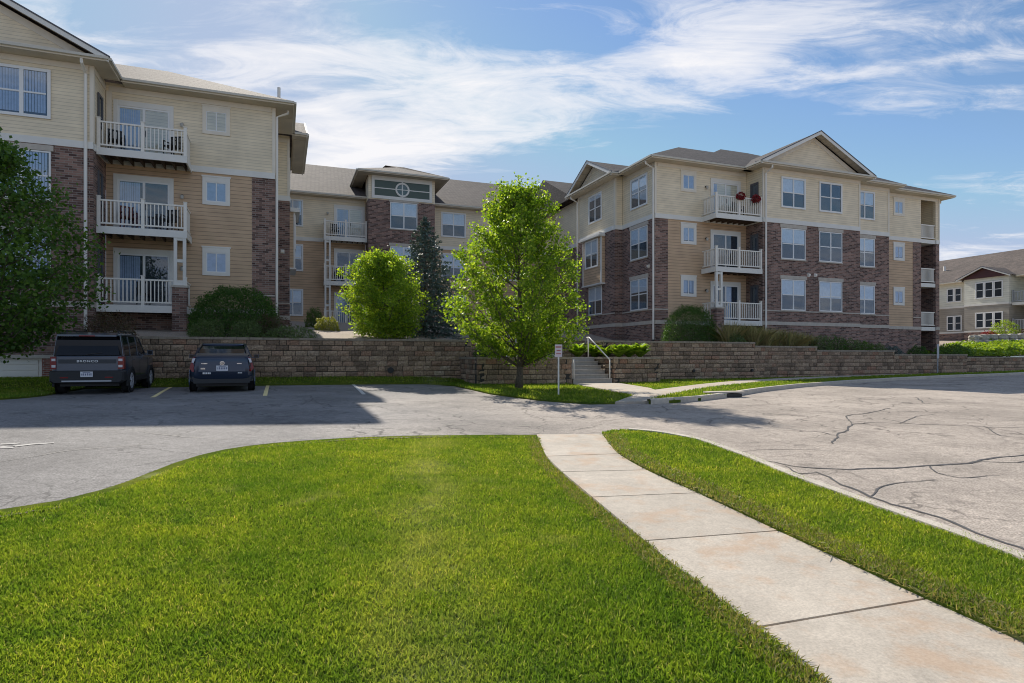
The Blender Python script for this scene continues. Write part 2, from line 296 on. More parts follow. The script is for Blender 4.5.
# ------------------------------------------------------------------ mesh helpers
def tag(o, label=None, cat=None, group=None, kind=None):
    if label: o['label'] = label
    if cat: o['category'] = cat
    if group: o['group'] = group
    if kind: o['kind'] = kind
    return o
def link(name, me, parent=None):
    o = bpy.data.objects.new(name, me); COL.objects.link(o)
    if parent is not None: o.parent = parent
    return o
class MB:
    def __init__(s): s.v = []; s.f = []; s.m = []
    def add(s, vs, fs, mi=0):
        n = len(s.v); s.v += [tuple(map(float, p)) for p in vs]; s.f += [tuple(n + i for i in f) for f in fs]; s.m += [mi] * len(fs); return s
    def box(s, x0, x1, y0, y1, z0, z1, mi=0):
        if x0 > x1: x0, x1 = x1, x0
        if y0 > y1: y0, y1 = y1, y0
        vs = [(x0, y0, z0), (x1, y0, z0), (x1, y1, z0), (x0, y1, z0), (x0, y0, z1), (x1, y0, z1), (x1, y1, z1), (x0, y1, z1)]
        return s.add(vs, [(0, 3, 2, 1), (4, 5, 6, 7), (0, 1, 5, 4), (1, 2, 6, 5), (2, 3, 7, 6), (3, 0, 4, 7)], mi)
    def beam(s, a, b, w, h, mi=0):            # rectangular bar between two points
        a = Vector(a); b = Vector(b); d = (b - a).normalized(); up = Vector((0, 0, 1)) if abs(d.z) < .95 else Vector((0, 1, 0))
        x = d.cross(up).normalized() * w / 2; y = x.cross(d).normalized() * h / 2
        vs = [a - x - y, a + x - y, a + x + y, a - x + y, b - x - y, b + x - y, b + x + y, b - x + y]
        return s.add(vs, [(0, 1, 2, 3), (7, 6, 5, 4), (0, 4, 5, 1), (1, 5, 6, 2), (2, 6, 7, 3), (3, 7, 4, 0)], mi)
    def tube(s, pts, rad, n=8, mi=0, cap=True):
        pts = [Vector(p) for p in pts]; rad = rad if isinstance(rad, (list, tuple)) else [rad] * len(pts)
        rings = []; prev = None
        for i, p in enumerate(pts):
            d = ((pts[min(i + 1, len(pts) - 1)] - pts[max(i - 1, 0)])).normalized()
            if prev is None: x = d.orthogonal().normalized()
            else:
                x = (prev - d * prev.dot(d)); x = x.normalized() if x.length > 1e-6 else d.orthogonal().normalized()
            prev = x; y = d.cross(x)
            rings.append([p + (x * math.cos(2 * math.pi * k / n) + y * math.sin(2 * math.pi * k / n)) * rad[i] for k in range(n)])
        vs = [q for r_ in rings for q in r_]; fs = []
        for i in range(len(pts) - 1):
            for k in range(n): fs.append((i * n + k, i * n + (k + 1) % n, (i + 1) * n + (k + 1) % n, (i + 1) * n + k))
        if cap: fs.append(tuple(range(n))[::-1]); fs.append(tuple((len(pts) - 1) * n + k for k in range(n)))
        return s.add(vs, fs, mi)
    def cyl(s, c, axis, r, h, n=20, mi=0):
        c = Vector(c); a = Vector(axis).normalized(); return s.tube([c - a * h / 2, c + a * h / 2], r, n, mi)
    def prism(s, poly, vec, mi=0):            # polygon extruded along vec
        n = len(poly); a = [Vector(p) for p in poly]; b = [p + Vector(vec) for p in a]
        fs = [tuple(range(n))[::-1], tuple(range(n, 2 * n))] + [(i, (i + 1) % n, n + (i + 1) % n, n + i) for i in range(n)]
        return s.add(a + b, fs, mi)
    def build(s, name, mats, parent=None, off=(0, 0, 0), scale=1, smooth=False, fix=True):
        me = bpy.data.meshes.new(name)
        vs = [((x * scale - off[0]), (y * scale - off[1]), (z * scale - off[2])) for x, y, z in s.v]
        me.from_pydata(vs, [], s.f)
        for m_ in (mats if isinstance(mats, (list, tuple)) else [mats]): me.materials.append(m_)
        if any(s.m): me.polygons.foreach_set('material_index', s.m)
        if fix:
            bm = bmesh.new(); bm.from_mesh(me); bmesh.ops.recalc_face_normals(bm, faces=bm.faces); bm.to_mesh(me); bm.free()
        if smooth: me.polygons.foreach_set('use_smooth', [True] * len(me.polygons))
        me.update(); return link(name, me, parent)
def fast(name, verts, k, m, parent=None):      # verts (N*k,3): N separate k-gons
    verts = np.asarray(verts, np.float32); n = len(verts) // k
    me = bpy.data.meshes.new(name); me.vertices.add(n * k); me.vertices.foreach_set('co', verts.ravel())
    me.loops.add(n * k); me.loops.foreach_set('vertex_index', np.arange(n * k, dtype=np.int32))
    me.polygons.add(n); me.polygons.foreach_set('loop_start', np.arange(0, n * k, k, dtype=np.int32)); me.polygons.foreach_set('loop_total', np.full(n, k, np.int32))
    me.materials.append(m); me.update(calc_edges=True); return link(name, me, parent)
def empty(name, loc, rz=0, label=None, cat=None, group=None):
    o = bpy.data.objects.new(name, None); COL.objects.link(o); o.location = loc; o.rotation_euler = (0, 0, rz); o.empty_display_size = .3
    return tag(o, label, cat, group)

# ------------------------------------------------------------------ ground
def sheet(name, poly, zf, m, step=.6, skirt=.25, kind='structure'):
    pts = []
    for i, p in enumerate(poly):
        q = poly[(i + 1) % len(poly)]; d = math.hypot(q[0] - p[0], q[1] - p[1]); n = max(1, int(d / step))
        for k in range(n): pts.append((p[0] + (q[0] - p[0]) * k / n, p[1] + (q[1] - p[1]) * k / n))
    nb = len(pts); edges = [(i, (i + 1) % nb) for i in range(nb)]
    xs = [p[0] for p in pts]; ys = [p[1] for p in pts]
    inner = []
    for x in np.arange(min(xs), max(xs), step):
        for y in np.arange(min(ys), max(ys), step): inner.append((x + .01, y + .013))
    vs, es, fs, ov, oe, of = delaunay_2d_cdt([Vector(p) for p in pts + inner], edges, [], 1, 1e-4)
    used = sorted({i for f in fs for i in f}); mp_ = {a: b for b, a in enumerate(used)}
    V3 = [(vs[i].x, vs[i].y, float(zf(vs[i].x, vs[i].y))) for i in used]
    Fc = [tuple(mp_[i] for i in f) for f in fs]
    mb = MB(); mb.add(V3, Fc)
    if skirt:
        for i in range(nb):
            a = pts[i]; b = pts[(i + 1) % nb]; za = float(zf(*a)); zb = float(zf(*b))
            mb.add([(a[0], a[1], za), (b[0], b[1], zb), (b[0], b[1], zb - skirt), (a[0], a[1], za - skirt)], [(0, 1, 2, 3)])
    o = mb.build(name, m, fix=False)
    me = o.data
    return tag(o, kind=kind) if kind else o
def inpoly(x, y, poly):
    x = np.asarray(x); y = np.asarray(y); c = np.zeros(x.shape, bool); n = len(poly); j = n - 1
    for i in range(n):
        xi, yi = poly[i]; xj, yj = poly[j]
        t = ((yi > y) != (yj > y)) & (x < (xj - xi) * (y - yi) / (yj - yi + 1e-12) + xi); c ^= t; j = i
    return c
def big_ground():
    xs = np.concatenate([np.linspace(-900, -40, 12), np.linspace(-38, 44, 83), np.linspace(50, 900, 12)])
    ys = np.concatenate([np.linspace(-900, -14, 12), np.linspace(-12, 42, 73), np.linspace(48, 1500, 14)])
    X, Y = np.meshgrid(xs, ys); Z = g(X, Y); n = len(xs)
    mb = MB(); mb.add(list(zip(X.ravel(), Y.ravel(), Z.ravel())), [(j * n + i, j * n + i + 1, (j + 1) * n + i + 1, (j + 1) * n + i) for j in range(len(ys) - 1) for i in range(n - 1)])
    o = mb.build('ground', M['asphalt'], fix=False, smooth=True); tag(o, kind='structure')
big_ground()
pp = lambda L_: [P(*q) for q in L_]
# verge inner boundary sits on the kerb's inner edge
def inset(line, d):
    out = []
    for i, p in enumerate(line):
        a = line[max(0, i - 1)]; b = line[min(len(line) - 1, i + 1)]; dx, dy = b[0] - a[0], b[1] - a[1]; l = math.hypot(dx, dy) + 1e-9
        out.append((p[0] - dy / l * d, p[1] + dx / l * d))
    return out
def smooth_line(line, n=60):
    P_ = np.array(line); d = np.r_[0, np.cumsum(np.hypot(*np.diff(P_, axis=0).T))]; s = np.linspace(0, d[-1], n)
    # Catmull-like smoothing: linear resample then average
    X = np.interp(s, d, P_[:, 0]); Y = np.interp(s, d, P_[:, 1])
    for _ in range(4):
        X[1:-1] = .25 * X[:-2] + .5 * X[1:-1] + .25 * X[2:]; Y[1:-1] = .25 * Y[:-2] + .5 * Y[1:-1] + .25 * Y[2:]
    return list(zip(X.tolist(), Y.tolist()))
road_edge = pp([(537, 437.3), (500, 437), (460, 437), (420, 437), (380, 438), (345, 439.5), (310, 442), (275, 445), (250, 448), (225, 452), (200, 458), (175, 466), (150, 476), (125, 486), (100, 494), (60, 504), (0, 513), (-80, 526)])
sw_left = pp([(536.8, 437.3), (546, 460), (562, 476), (592.6, 502), (645.5, 547), (698.5, 592), (757, 636.5), (812, 683), (900, 760)])
sw_right = pp([(602, 437), (617, 457.3), (646, 474.3), (698.5, 498), (777.6, 536.7), (848, 570), (924.6, 607), (1024, 652), (1160, 716)])
kerb_near = pp([(602, 437), (612, 434.8), (630, 434), (655, 436), (674, 439), (705, 445.5), (754.8, 464), (798, 483), (881, 514), (964, 544), (1024, 567), (1180, 630)])
raw_left = list(sw_left); sw_left = smooth_line(sw_left, 40); sw_right = smooth_line(sw_right, 40)
lawn_poly = road_edge + [(-16, 5), (-16, -3), (0, -3), (3.2, .2)] + sw_left[::-1][:-1]
lawn_z = lambda x, y: g(x, y) + .03 + .02 * np.sin(np.asarray(x) * .9 + 1) * np.sin(np.asarray(y) * .7)
sheet('lawn', lawn_poly, lawn_z, M['turf'], .5)
verge_poly = kerb_near + [(8.5, 1.0)] + sw_right[::-1][:-1]
def ribbon(name, line, w0, w1, z0, z1, m, side=1, kind='structure'):
    """kerb: strip along a line; the line is its road-side foot; w wide, z high"""
    A = line; B = inset(line, side * w1); mb = MB(); n = len(A); vs = []
    for i in range(n):
        ga = gz(*A[i]); gb = gz(*B[i])
        a2 = (A[i][0] + (B[i][0] - A[i][0]) * .12, A[i][1] + (B[i][1] - A[i][1]) * .12)
        vs += [(A[i][0], A[i][1], ga - .1), (A[i][0], A[i][1], ga + z1 * .8), (a2[0], a2[1], ga + z1), (B[i][0], B[i][1], gb + z1), (B[i][0], B[i][1], gb - .1)]
    fs = []
    for i in range(n - 1):
        for k in range(4): fs.append((i * 5 + k, i * 5 + k + 1, (i + 1) * 5 + k + 1, (i + 1) * 5 + k))
    mb.add(vs, fs); return tag(mb.build(name, m, fix=True), kind=kind)
kn = smooth_line(kerb_near[2:], 90)
ribbon('kerb', inset(kn, .02), 0, .12, 0, .10, M['kerb'], side=-1)
sheet('verge', verge_poly, lambda x, y: g(x, y) + .075, M['turf'], .5)
# sidewalk slabs between its joints
swz = lambda x, y: g(x, y) + .05
def slabs(name, Lr, Rr, joints_n, m, zf, gap=.021):
    def at(line, s):
        P_ = np.array(line); d = np.r_[0, np.cumsum(np.hypot(*np.diff(P_, axis=0).T))]; s = s * d[-1]
        return float(np.interp(s, d, P_[:, 0])), float(np.interp(s, d, P_[:, 1]))
    mb = MB(); mj = MB()
    for (sl0, sl1, sr0, sr1) in joints_n:
        n = 6; w = 3; G = []
        for i in range(n + 1):
            f = i / n; a = at(Lr, sl0 + (sl1 - sl0) * f); b = at(Rr, sr0 + (sr1 - sr0) * f)
            G.append([(a[0] + (b[0] - a[0]) * k / w, a[1] + (b[1] - a[1]) * k / w) for k in range(w + 1)])
        # pull both ends in to leave the joint open
        def pull(r0, r1):
            out = []
            for p, q in zip(r0, r1):
                dx, dy = q[0] - p[0], q[1] - p[1]; l = math.hypot(dx, dy); out.append((p[0] + dx / l * gap / 2, p[1] + dy / l * gap / 2))
            return out
        G[0] = pull(G[0], G[1]); G[-1] = pull(G[-1], G[-2])
        vs = [(x, y, float(zf(x, y))) for r_ in G for x, y in r_]; c = w + 1
        fs = [(i * c + k, i * c + k + 1, (i + 1) * c + k + 1, (i + 1) * c + k) for i in range(n) for k in range(w)]
        ring = [(0, k) for k in range(c)] + [(i, w) for i in range(1, n + 1)] + [(n, k) for k in range(w - 1, -1, -1)] + [(i, 0) for i in range(n - 1, 0, -1)]
        base = len(vs); vs += [(G[i][k][0], G[i][k][1], float(zf(*G[i][k])) - .12) for i, k in ring]
        m_ = len(ring)
        for q in range(m_):
            i, k = ring[q]; i2, k2 = ring[(q + 1) % m_]; fs.append((i * c + k, i2 * c + k2, base + (q + 1) % m_, base + q))
        mb.add(vs, fs)
    return tag(mb.build(name, m, fix=True), kind='structure')
def arc(line, pts_idx):
    P_ = np.array(line); d = np.r_[0, np.cumsum(np.hypot(*np.diff(P_, axis=0).T))]; return [d[i] / d[-1] for i in pts_idx]

def proj_s(line, pt):
    P_ = np.array(line); d = np.r_[0, np.cumsum(np.hypot(*np.diff(P_, axis=0).T))]; best = (9e9, 0)
    for i in range(len(P_) - 1):
        a, b = P_[i], P_[i + 1]; t = np.clip(np.dot(np.array(pt) - a, b - a) / np.dot(b - a, b - a), 0, 1); q = a + t * (b - a); e = np.hypot(*(q - pt))
        if e < best[0]: best = (e, (d[i] + t * (d[i + 1] - d[i])) / d[-1])
    return best[1]
jl = [proj_s(sw_left, raw_left[q]) for q in (0, 1, 2, 3, 4, 6, 8)]
jr = [proj_s(sw_right, P(*q)) for q in [(602, 437), (619, 457.3), (646.5, 474), (699, 497.5), (777.6, 536.7), (924.6, 607), (1160, 716)]]
slabs('sidewalk', sw_left, sw_right, [(jl[i], jl[i + 1], jr[i], jr[i + 1]) for i in range(6)], M['concrete'], swz)
sheet('sidewalk_bed', [p for p in inset(sw_left, .02)][:-1] + [p for p in inset(sw_right, -.02)][::-1][1:], lambda x, y: g(x, y) + .02, M['joint'], .6, 0)
# broken asphalt edge beside the lawn: crumbled dark lip, then grit
re_ = smooth_line(road_edge[::-1], 420)
def edge_strip(name, m, off0, off1, jit, dz, seed):
    r_ = random.Random(seed); A = inset(re_, off0); B = inset(re_, off1); vs = []
    for i in range(len(re_)):
        k = r_.uniform(-jit, jit); k2 = r_.uniform(-jit, jit); dx, dy = B[i][0] - A[i][0], B[i][1] - A[i][1]; l = math.hypot(dx, dy) + 1e-9
        ax, ay = A[i][0] + dx / l * k, A[i][1] + dy / l * k; bx_, by_ = B[i][0] + dx / l * k2, B[i][1] + dy / l * k2
        vs += [(ax, ay, gz(ax, ay) + dz[0]), (bx_, by_, gz(bx_, by_) + dz[1])]
    mb = MB(); mb.add(vs, [(2 * i, 2 * i + 1, 2 * i + 3, 2 * i + 2) for i in range(len(re_) - 1)]); tag(mb.build(name, m, fix=False), kind='structure')
edge_strip('lawn_edge', M['edge'], .0, -.30, .03, (.010, .046), 1)
edge_strip('asphalt_lip', M['joint'], .05, -.06, .035, (.016, .022), 2)
# far walk, verge, kerb, banks
VW, VL, VB = 24.4, 22.0, 26.0            # upper wall, lower wall, wall behind the landing (v)
far_up = pp([(655, 391.5), (700, 385.6), (740, 381.6), (780, 379.4), (830, 377.2), (880, 375.1), (940, 372.8), (1024, 369.8), (1100, 367.6)])
far_lo = pp([(648, 403.5), (660, 399.5), (690, 392.8), (720, 388.2), (760, 384), (800, 381.4), (860, 378.2), (940, 374.9), (1024, 371.6), (1100, 369.3)])
far_kerb = pp([(650, 404.3), (675, 403), (700, 400.8), (730, 397), (760, 391.8), (800, 387.2), (850, 383.2), (900, 380.2), (960, 377.2), (1024, 374.6), (1100, 371.9)])
steps_r = uv2w(12.7, VL); steps_l = uv2w(10.9, VL)
walk = [uv2w(10.75, VL - .25), uv2w(12.85, VL - .25), P(650, 389.6), ] + far_up + far_lo[::-1] + [P(615, 404.2), P(634, 397)]
sheet('front_walk', walk, lambda x, y: g(x, y) + .06, M['concrete'], .8)
sheet('far_verge', far_lo + far_kerb[::-1], lambda x, y: g(x, y) + .075, M['turf'], .6)
ribbon('far_kerb', inset(smooth_line(far_kerb, 90), -.03), 0, .15, 0, .13, M['kerb'], side=1)
bankz = lambda x, y: g(x, y) + .04 + .20 * sm((w2uv(x, y)[1] - 23.1) / 1.2) * (1 - sm((w2uv(x, y)[0] - 5) / 4))
lot_edge = pp([(-160, 404), (-60, 402), (0, 400), (48, 395.5), (85, 389)]) + [uv2w(q, 23.3) for q in (-5.6, -4, -2, 0, 2, 4, 5.2)] + pp([(455, 386.5), (490, 394.5), (540, 401), (590, 404.6), (615, 404.2), (634, 397), (600, 391)])
bank = lot_edge + [uv2w(10.7, VL + .1), uv2w(6.9, VL + .1), uv2w(6.9, VW + .1), uv2w(-6.7, VW + .1), uv2w(-6.7, 27.6), uv2w(-22, 27.6)]
sheet('grass_bank', bank, bankz, M['turf'], .5)
bank2 = [P(650, 389.6)] + far_up + [uv2w(58, VW + .1), uv2w(15.1, VW + .1), uv2w(15.1, VL + .1), uv2w(12.9, VL + .1), uv2w(12.95, VL - .2)]
sheet('wall_verge', bank2, lambda x, y: g(x, y) + .04, M['turf'], .6)
# planting terraces
def terr(name, u0, u1, v0, v1, m, step=.5, f=T):
    us = np.arange(u0, u1 + step, step); us[-1] = u1; vs_ = np.arange(v0, v1 + step, step); vs_[-1] = v1
    U_, V_ = np.meshgrid(us, vs_); Z = f(U_, V_) + .02 * np.sin(U_ * 3.1) * np.sin(V_ * 2.3); X, Y = U_ * CT - V_ * ST, U_ * ST + V_ * CT; n = len(us)
    mb = MB(); mb.add(list(zip(X.ravel(), Y.ravel(), np.broadcast_to(Z, X.shape).ravel())), [(j * n + i, j * n + i + 1, (j + 1) * n + i + 1, (j + 1) * n + i) for j in range(len(vs_) - 1) for i in range(n - 1)])
    return tag(mb.build(name, m, smooth=True, fix=False), kind='structure')
terr('planting_bed', -6.4, 7.2, VW + .15, 46, M['mulch'])
terr('planting_bed', 7.2, 13.6, VB + .15, 46, M['mulch'])
terr('planting_bed', 13.6, 42.9, VW + .15, 46, M['mulch'])
terr('planting_bed', 42.9, 62.5, VW + .15, 75, M['mulch'], 1.0)
flatf = lambda z: (lambda u, v: np.zeros_like(u) + z)
terr('lower_bed', 7.0, 9.6, VL + .15, VB + .1, M['mulch'], .5, flatf(-.06))
terr('lower_bed', 12.85, 14.9, VL + .15, VW + .1, M['mulch'], .5, flatf(-.06))
terr('lower_bed', 12.3, 13.55, VW - .1, VB + .1, M['mulch'], .5, flatf(-.055))
# ------------------------------------------------------------------ retaining walls, steps
def uvempty(name, u, v, z, label, cat, group=None):
    x, y = uv2w(u, v); return empty(name, (x, y, z), THETA, label, cat, group)
def block_run(root, off, p0, p1, ztop, zbase, out, course=.2, length=.42, jit=.016, depth=.24):
    """a straight run of split-face blocks from p0 to p1 (u,v); out = outward normal (u,v)"""
    mb = MB(); cp = MB(); back = MB()
    du, dv = p1[0] - p0[0], p1[1] - p0[1]; Ln = math.hypot(du, dv); du /= Ln; dv /= Ln
    n = int(round((ztop - zbase) / course)) + 0
    def bx(m_, s0, s1, n0, n1, z0, z1, rough=True):
        vs = []
        for (s, q, z) in ((s0, n0, z0), (s1, n0, z0), (s1, n1, z0), (s0, n1, z0), (s0, n0, z1), (s1, n0, z1), (s1, n1, z1), (s0, n1, z1)):
            vs.append((p0[0] + du * s + out[0] * q, p0[1] + dv * s + out[1] * q, z))
        m_.add(vs, [(0, 3, 2, 1), (4, 5, 6, 7), (0, 1, 5, 4), (1, 2, 6, 5), (2, 3, 7, 6), (3, 0, 4, 7)])
    def rough_block(s0, s1, z0, z1):
        # split face: the front is a small grid pushed in and out
        j = random.uniform(-jit, jit); k = 3; vs = []; fs = []
        for b in range(3):
            for a in range(k + 1):
                e = (a in (0, k)) or (b in (0, 2))
                q = j + (-.012 if e else random.uniform(0, .022)); s = s0 + (s1 - s0) * a / k; z = z0 + (z1 - z0) * b / 2
                vs.append((p0[0] + du * s + out[0] * q, p0[1] + dv * s + out[1] * q, z))
        for b in range(2):
            for a in range(k): i = b * (k + 1) + a; fs.append((i, i + 1, i + k + 2, i + k + 1))
        base = len(vs); ring = [0, k, 3 * (k + 1) - 1, 2 * (k + 1)]
        for i in ring: x, y, z = vs[i]; vs.append((x - out[0] * .1, y - out[1] * .1, z))
        top = [2 * (k + 1) + a for a in range(k + 1)]; bot = list(range(k + 1))
        fs.append(tuple(top) + (base + 2, base + 3)); fs.append(tuple(bot) + (base + 1, base))
        fs.append((0, k + 1, 2 * (k + 1), base + 3, base)); fs.append((k, 2 * k + 1, 3 * k + 2, base + 2, base + 1))
        mb.add(vs, fs)
    z = ztop - .09; c = 0
    while z > zbase:
        s = -(c % 2) * length / 2 - random.uniform(0, .1)
        while s < Ln:
            l = length * random.choice((.6, 1, 1, 1.05)); a = max(0, s); b = min(Ln, s + l - .018)
            if b - a > .03: rough_block(a, b, z - course + .022, z)
            s += l
        z -= course; c += 1
    s = 0
    while s < Ln:
        l = random.uniform(.4, .62); b = min(Ln, s + l - .008)
        if b - s > .05: bx(cp, s, b, -.30, .03 + random.uniform(-.008, .008), ztop - .088, ztop + random.uniform(-.006, .004))
        s += l
    bx(back, 0.0, Ln, -.28, -.05, zbase - .3, ztop - .095)  # dark box added behind the blocks to stop light leaking through the gaps
    mb.build('block', M['block'], root, off); cp.build('cap', M['cap'], root, off); back.build('leak_backing', M['joint'], root, off)
def retaining(name, label, runs, group='block retaining walls'):
    u, v = runs[0][0]; zb = min(r_[3] for r_ in runs); root = uvempty(name, u, v, zb, label, 'retaining wall', group); off = (u, v, zb)
    for (p0, p1, zt, zb_, out) in runs: block_run(root, off, p0, p1, zt, zb_, out)
    return root, off
F_, Lf, Rt = (0, -1), (-1, 0), (1, 0)
rw, off_l = retaining('retaining_wall', 'long brown block retaining wall behind the two parked cars', [((-6.6, VW), (7.4, VW), .72, -1.2, F_), ((7.4, VW + .01), (7.4, VB), .72, -1.2, Rt), ((-6.6, VW + .01), (-6.6, 27.4), .72, -1.2, Lf)])
rr, off_r = retaining('retaining_wall', 'long stepped brown block retaining wall below the right apartment building', [
    ((13.6, VW), (22.2, VW), .75, -1.3, F_), ((22.2, VW), (26.3, VW), .57, -1.3, F_), ((26.3, VW), (32.0, VW), .37, -1.3, F_), ((32.0, VW), (38, VW), .17, -1.2, F_),
    ((38, VW), (60, VW), .02, -1.1, F_), ((13.6, VW + .01), (13.6, VB), .75, -.3, Lf)])
retaining('retaining_wall', 'low block planter wall between the maple and the steps', [((6.9, VL), (10.85, VL), 0, -1.4, F_), ((6.9, VL + .01), (6.9, VW), 0, -1.4, Lf), ((10.85, VL + .01), (10.85, 23.8), 0, -1.3, Rt)])
retaining('retaining_wall', 'low block planter wall with bright hostas right of the steps', [((12.75, VL), (15.0, VL), 0, -1.4, F_), ((15.0, VL + .01), (15.0, VW), 0, -1.4, Rt), ((12.75, VL + .01), (12.75, 23.8), 0, -1.3, Lf)])
retaining('retaining_wall', 'block wall at the back of the landing above the steps', [((11.35, VB), (13.55, VB), .86, -.2, F_)])
retaining('retaining_wall', 'block wall in shade behind the maple left of the upper steps', [((7.45, VB), (9.55, VB), .80, -.3, F_)])
def drain(root, off, u, z, r_=.09):
    mb = MB(); mb.tube([(u, VW + .05, z), (u, VW - .07, z)], r_, 14); mb.build('drain_pipe', M['black'], root, off, smooth=False)
drain(rw, off_l, 4.05, -.52, .12); drain(rr, off_r, 16.2, -.72); drain(rr, off_r, 18.5, -.66, .07); drain(rr, off_r, 22.0, -.66, .07)
# flights of steps
def flight(label, u0, u1, v0, run, n, z0, rise):
    root = uvempty('steps', (u0 + u1) / 2, v0, z0, label, 'steps', 'concrete steps'); off = ((u0 + u1) / 2, v0, z0)
    for i in range(n):
        mb = MB(); zb = z0 - .3 if i == 0 else z0 + rise * i - .02
        mb.box(u0 + .02, u1 - .02, v0 + run * i, v0 + run * n + .05, z0 + rise * i - (.3 if i == 0 else 0) + (0 if i == 0 else .003), z0 + rise * (i + 1) - .045)
        mb.box(u0 + .02, u1 - .02, v0 + run * i - .02, v0 + run * (i + 1) + .03, z0 + rise * (i + 1) - .042, z0 + rise * (i + 1))
        mb.build('tread', M['step'], root, off)
    return root
M['step'] = concrete_mat('step_concrete', (.42, .38, .33), False)
gs = gz(*uv2w(11.8, VL))
rise = (0 - gs - .06) / 6
flight('lower concrete steps between the two planter walls', 10.9, 12.7, VL + .02, .3, 6, gs + .06, rise)
flight('upper concrete steps half hidden behind the maple crown', 9.65, 11.3, 24.75, .3, 5, 0, .165)
mb = MB(); mb.box(9.6, 12.3, 23.83, 24.74, -.25, .005); mb.box(9.5, 11.3, 26.2, 33, .5, .83)
tag(mb.build('landing', M['concrete']), kind='structure'); o_ = bpy.data.objects['landing']; o_.rotation_euler = (0, 0, THETA)
def rail(label, pts, posts):
    u, v = posts[0][0], posts[0][1]; root = uvempty('handrail', u, v, posts[0][2], label, 'handrail', 'white pipe handrails at the steps'); off = (u, v, posts[0][2])
    mb = MB(); mb.tube(pts, .028, 8); mb.build('rail', M['vinyl'], root, off, smooth=True)
    for (pu, pv, z0, z1) in posts: mb = MB(); mb.tube([(pu, pv, z0), (pu, pv, z1)], .026, 8); mb.build('post', M['vinyl'], root, off, smooth=True)
rail('white pipe handrail on the right side of the lower steps', [(12.62, VL + .1, gs + 1.0), (12.62, 23.9, .86), (12.62, 24.1, .86)], [(12.62, VL + .1, gs, gs + 1.0), (12.62, 23.98, 0, .86)])
rail('white pipe handrail on the left side of the lower steps', [(10.98, VL + .1, gs + 1.0), (10.98, 22.9, -.06), (10.98, 23.0, -.04)], [(10.98, VL + .1, gs, gs + 1.0)])
rail('white pipe handrail of the upper steps behind the small sign', [(11.22, 24.5, .02), (11.22, 24.75, .28), (11.0, 25.6, .88), (10.9, 26.2, .88)], [(11.22, 24.5, 0, .08), (10.9, 26.2, .0, .88)])

# ------------------------------------------------------------------ apartment buildings
K = 1.05
class Bld:
    def __init__(s, name, label, u, v, z):
        s.off = (u * K, v * K, z * K); x, y = uv2w(u * K, v * K); s.root = empty(name, (x, y, z * K), THETA, label, 'building')
        s.parts = {}
    def b(s, mb, name, m, parent=None, smooth=False): return mb.build(name, m, parent or s.root, s.off, K, smooth)
    def part(s, key, m):                       # accumulating wall parts
        if key not in s.parts: s.parts[key] = (MB(), m)
        return s.parts[key][0]
    def finish(s):
        for k_, (mb, m) in s.parts.items():
            for i in range(0, len(mb.v), 8):
                q = MB(); q.add(mb.v[i:i + 8], [tuple(j - i for j in f) for f in mb.f[i // 8 * 6:i // 8 * 6 + 6]]); s.b(q, k_, m)
def loc(face, plane, s_, n_, z_):
    if face == 'F': return (s_, plane - n_, z_)
    if face == 'L': return (plane - n_, s_, z_)
    if face == 'R': return (plane + n_, s_, z_)
def fbox(mb, face, plane, s0, s1, n0, n1, z0, z1, mi=0):
    a = loc(face, plane, s0, n0, z0); b = loc(face, plane, s1, n1, z1); mb.box(a[0], b[0], a[1], b[1], z0, z1, mi)
def facade(B, face, plane, s0, s1, zones):
    """zones: list of (z0, z1, kind)"""
    for z0, z1, kind in zones:
        if kind == 'brick': fbox(B.part('brick_wall', M['brick']), face, plane, s0, s1, -.2, 0, z0, z1)
        elif kind == 'redbrick': fbox(B.part('garage_wall', M['garage_brick']), face, plane, s0, s1, -.2, 0, z0, z1)
        elif kind == 'tan': fbox(B.part('tan_siding', M['tan']), face, plane, s0, s1, -.2, -.02, z0, z1)
        elif kind == 'cream': fbox(B.part('cream_siding', M['cream']), face, plane, s0, s1, -.2, -.01, z0, z1)
        elif kind == 'stone': fbox(B.part('stone_band', M['stone']), face, plane, s0 - .0, s1, -.2, .03, z0, z1)
        elif kind == 'band': fbox(B.part('belt_board', M['white']), face, plane, s0 - .0, s1, -.2, .04, z0, z1)
ZB, ZT = 7.55, 7.80
def std(low, base=0.0, top=10.72):
    return [(base, 1.8, 'brick'), (1.8, 2.0, 'stone')] + [(2.0, ZB, low)] + [(ZB, ZT, 'band'), (ZT, top, 'cream')]
def board(B, face, plane, s, z0, z1, w=.11, n=.022, key='corner_board'):
    fbox(B.part(key, M['trim']), face, plane, s, s + w, -.05, n, z0, z1)
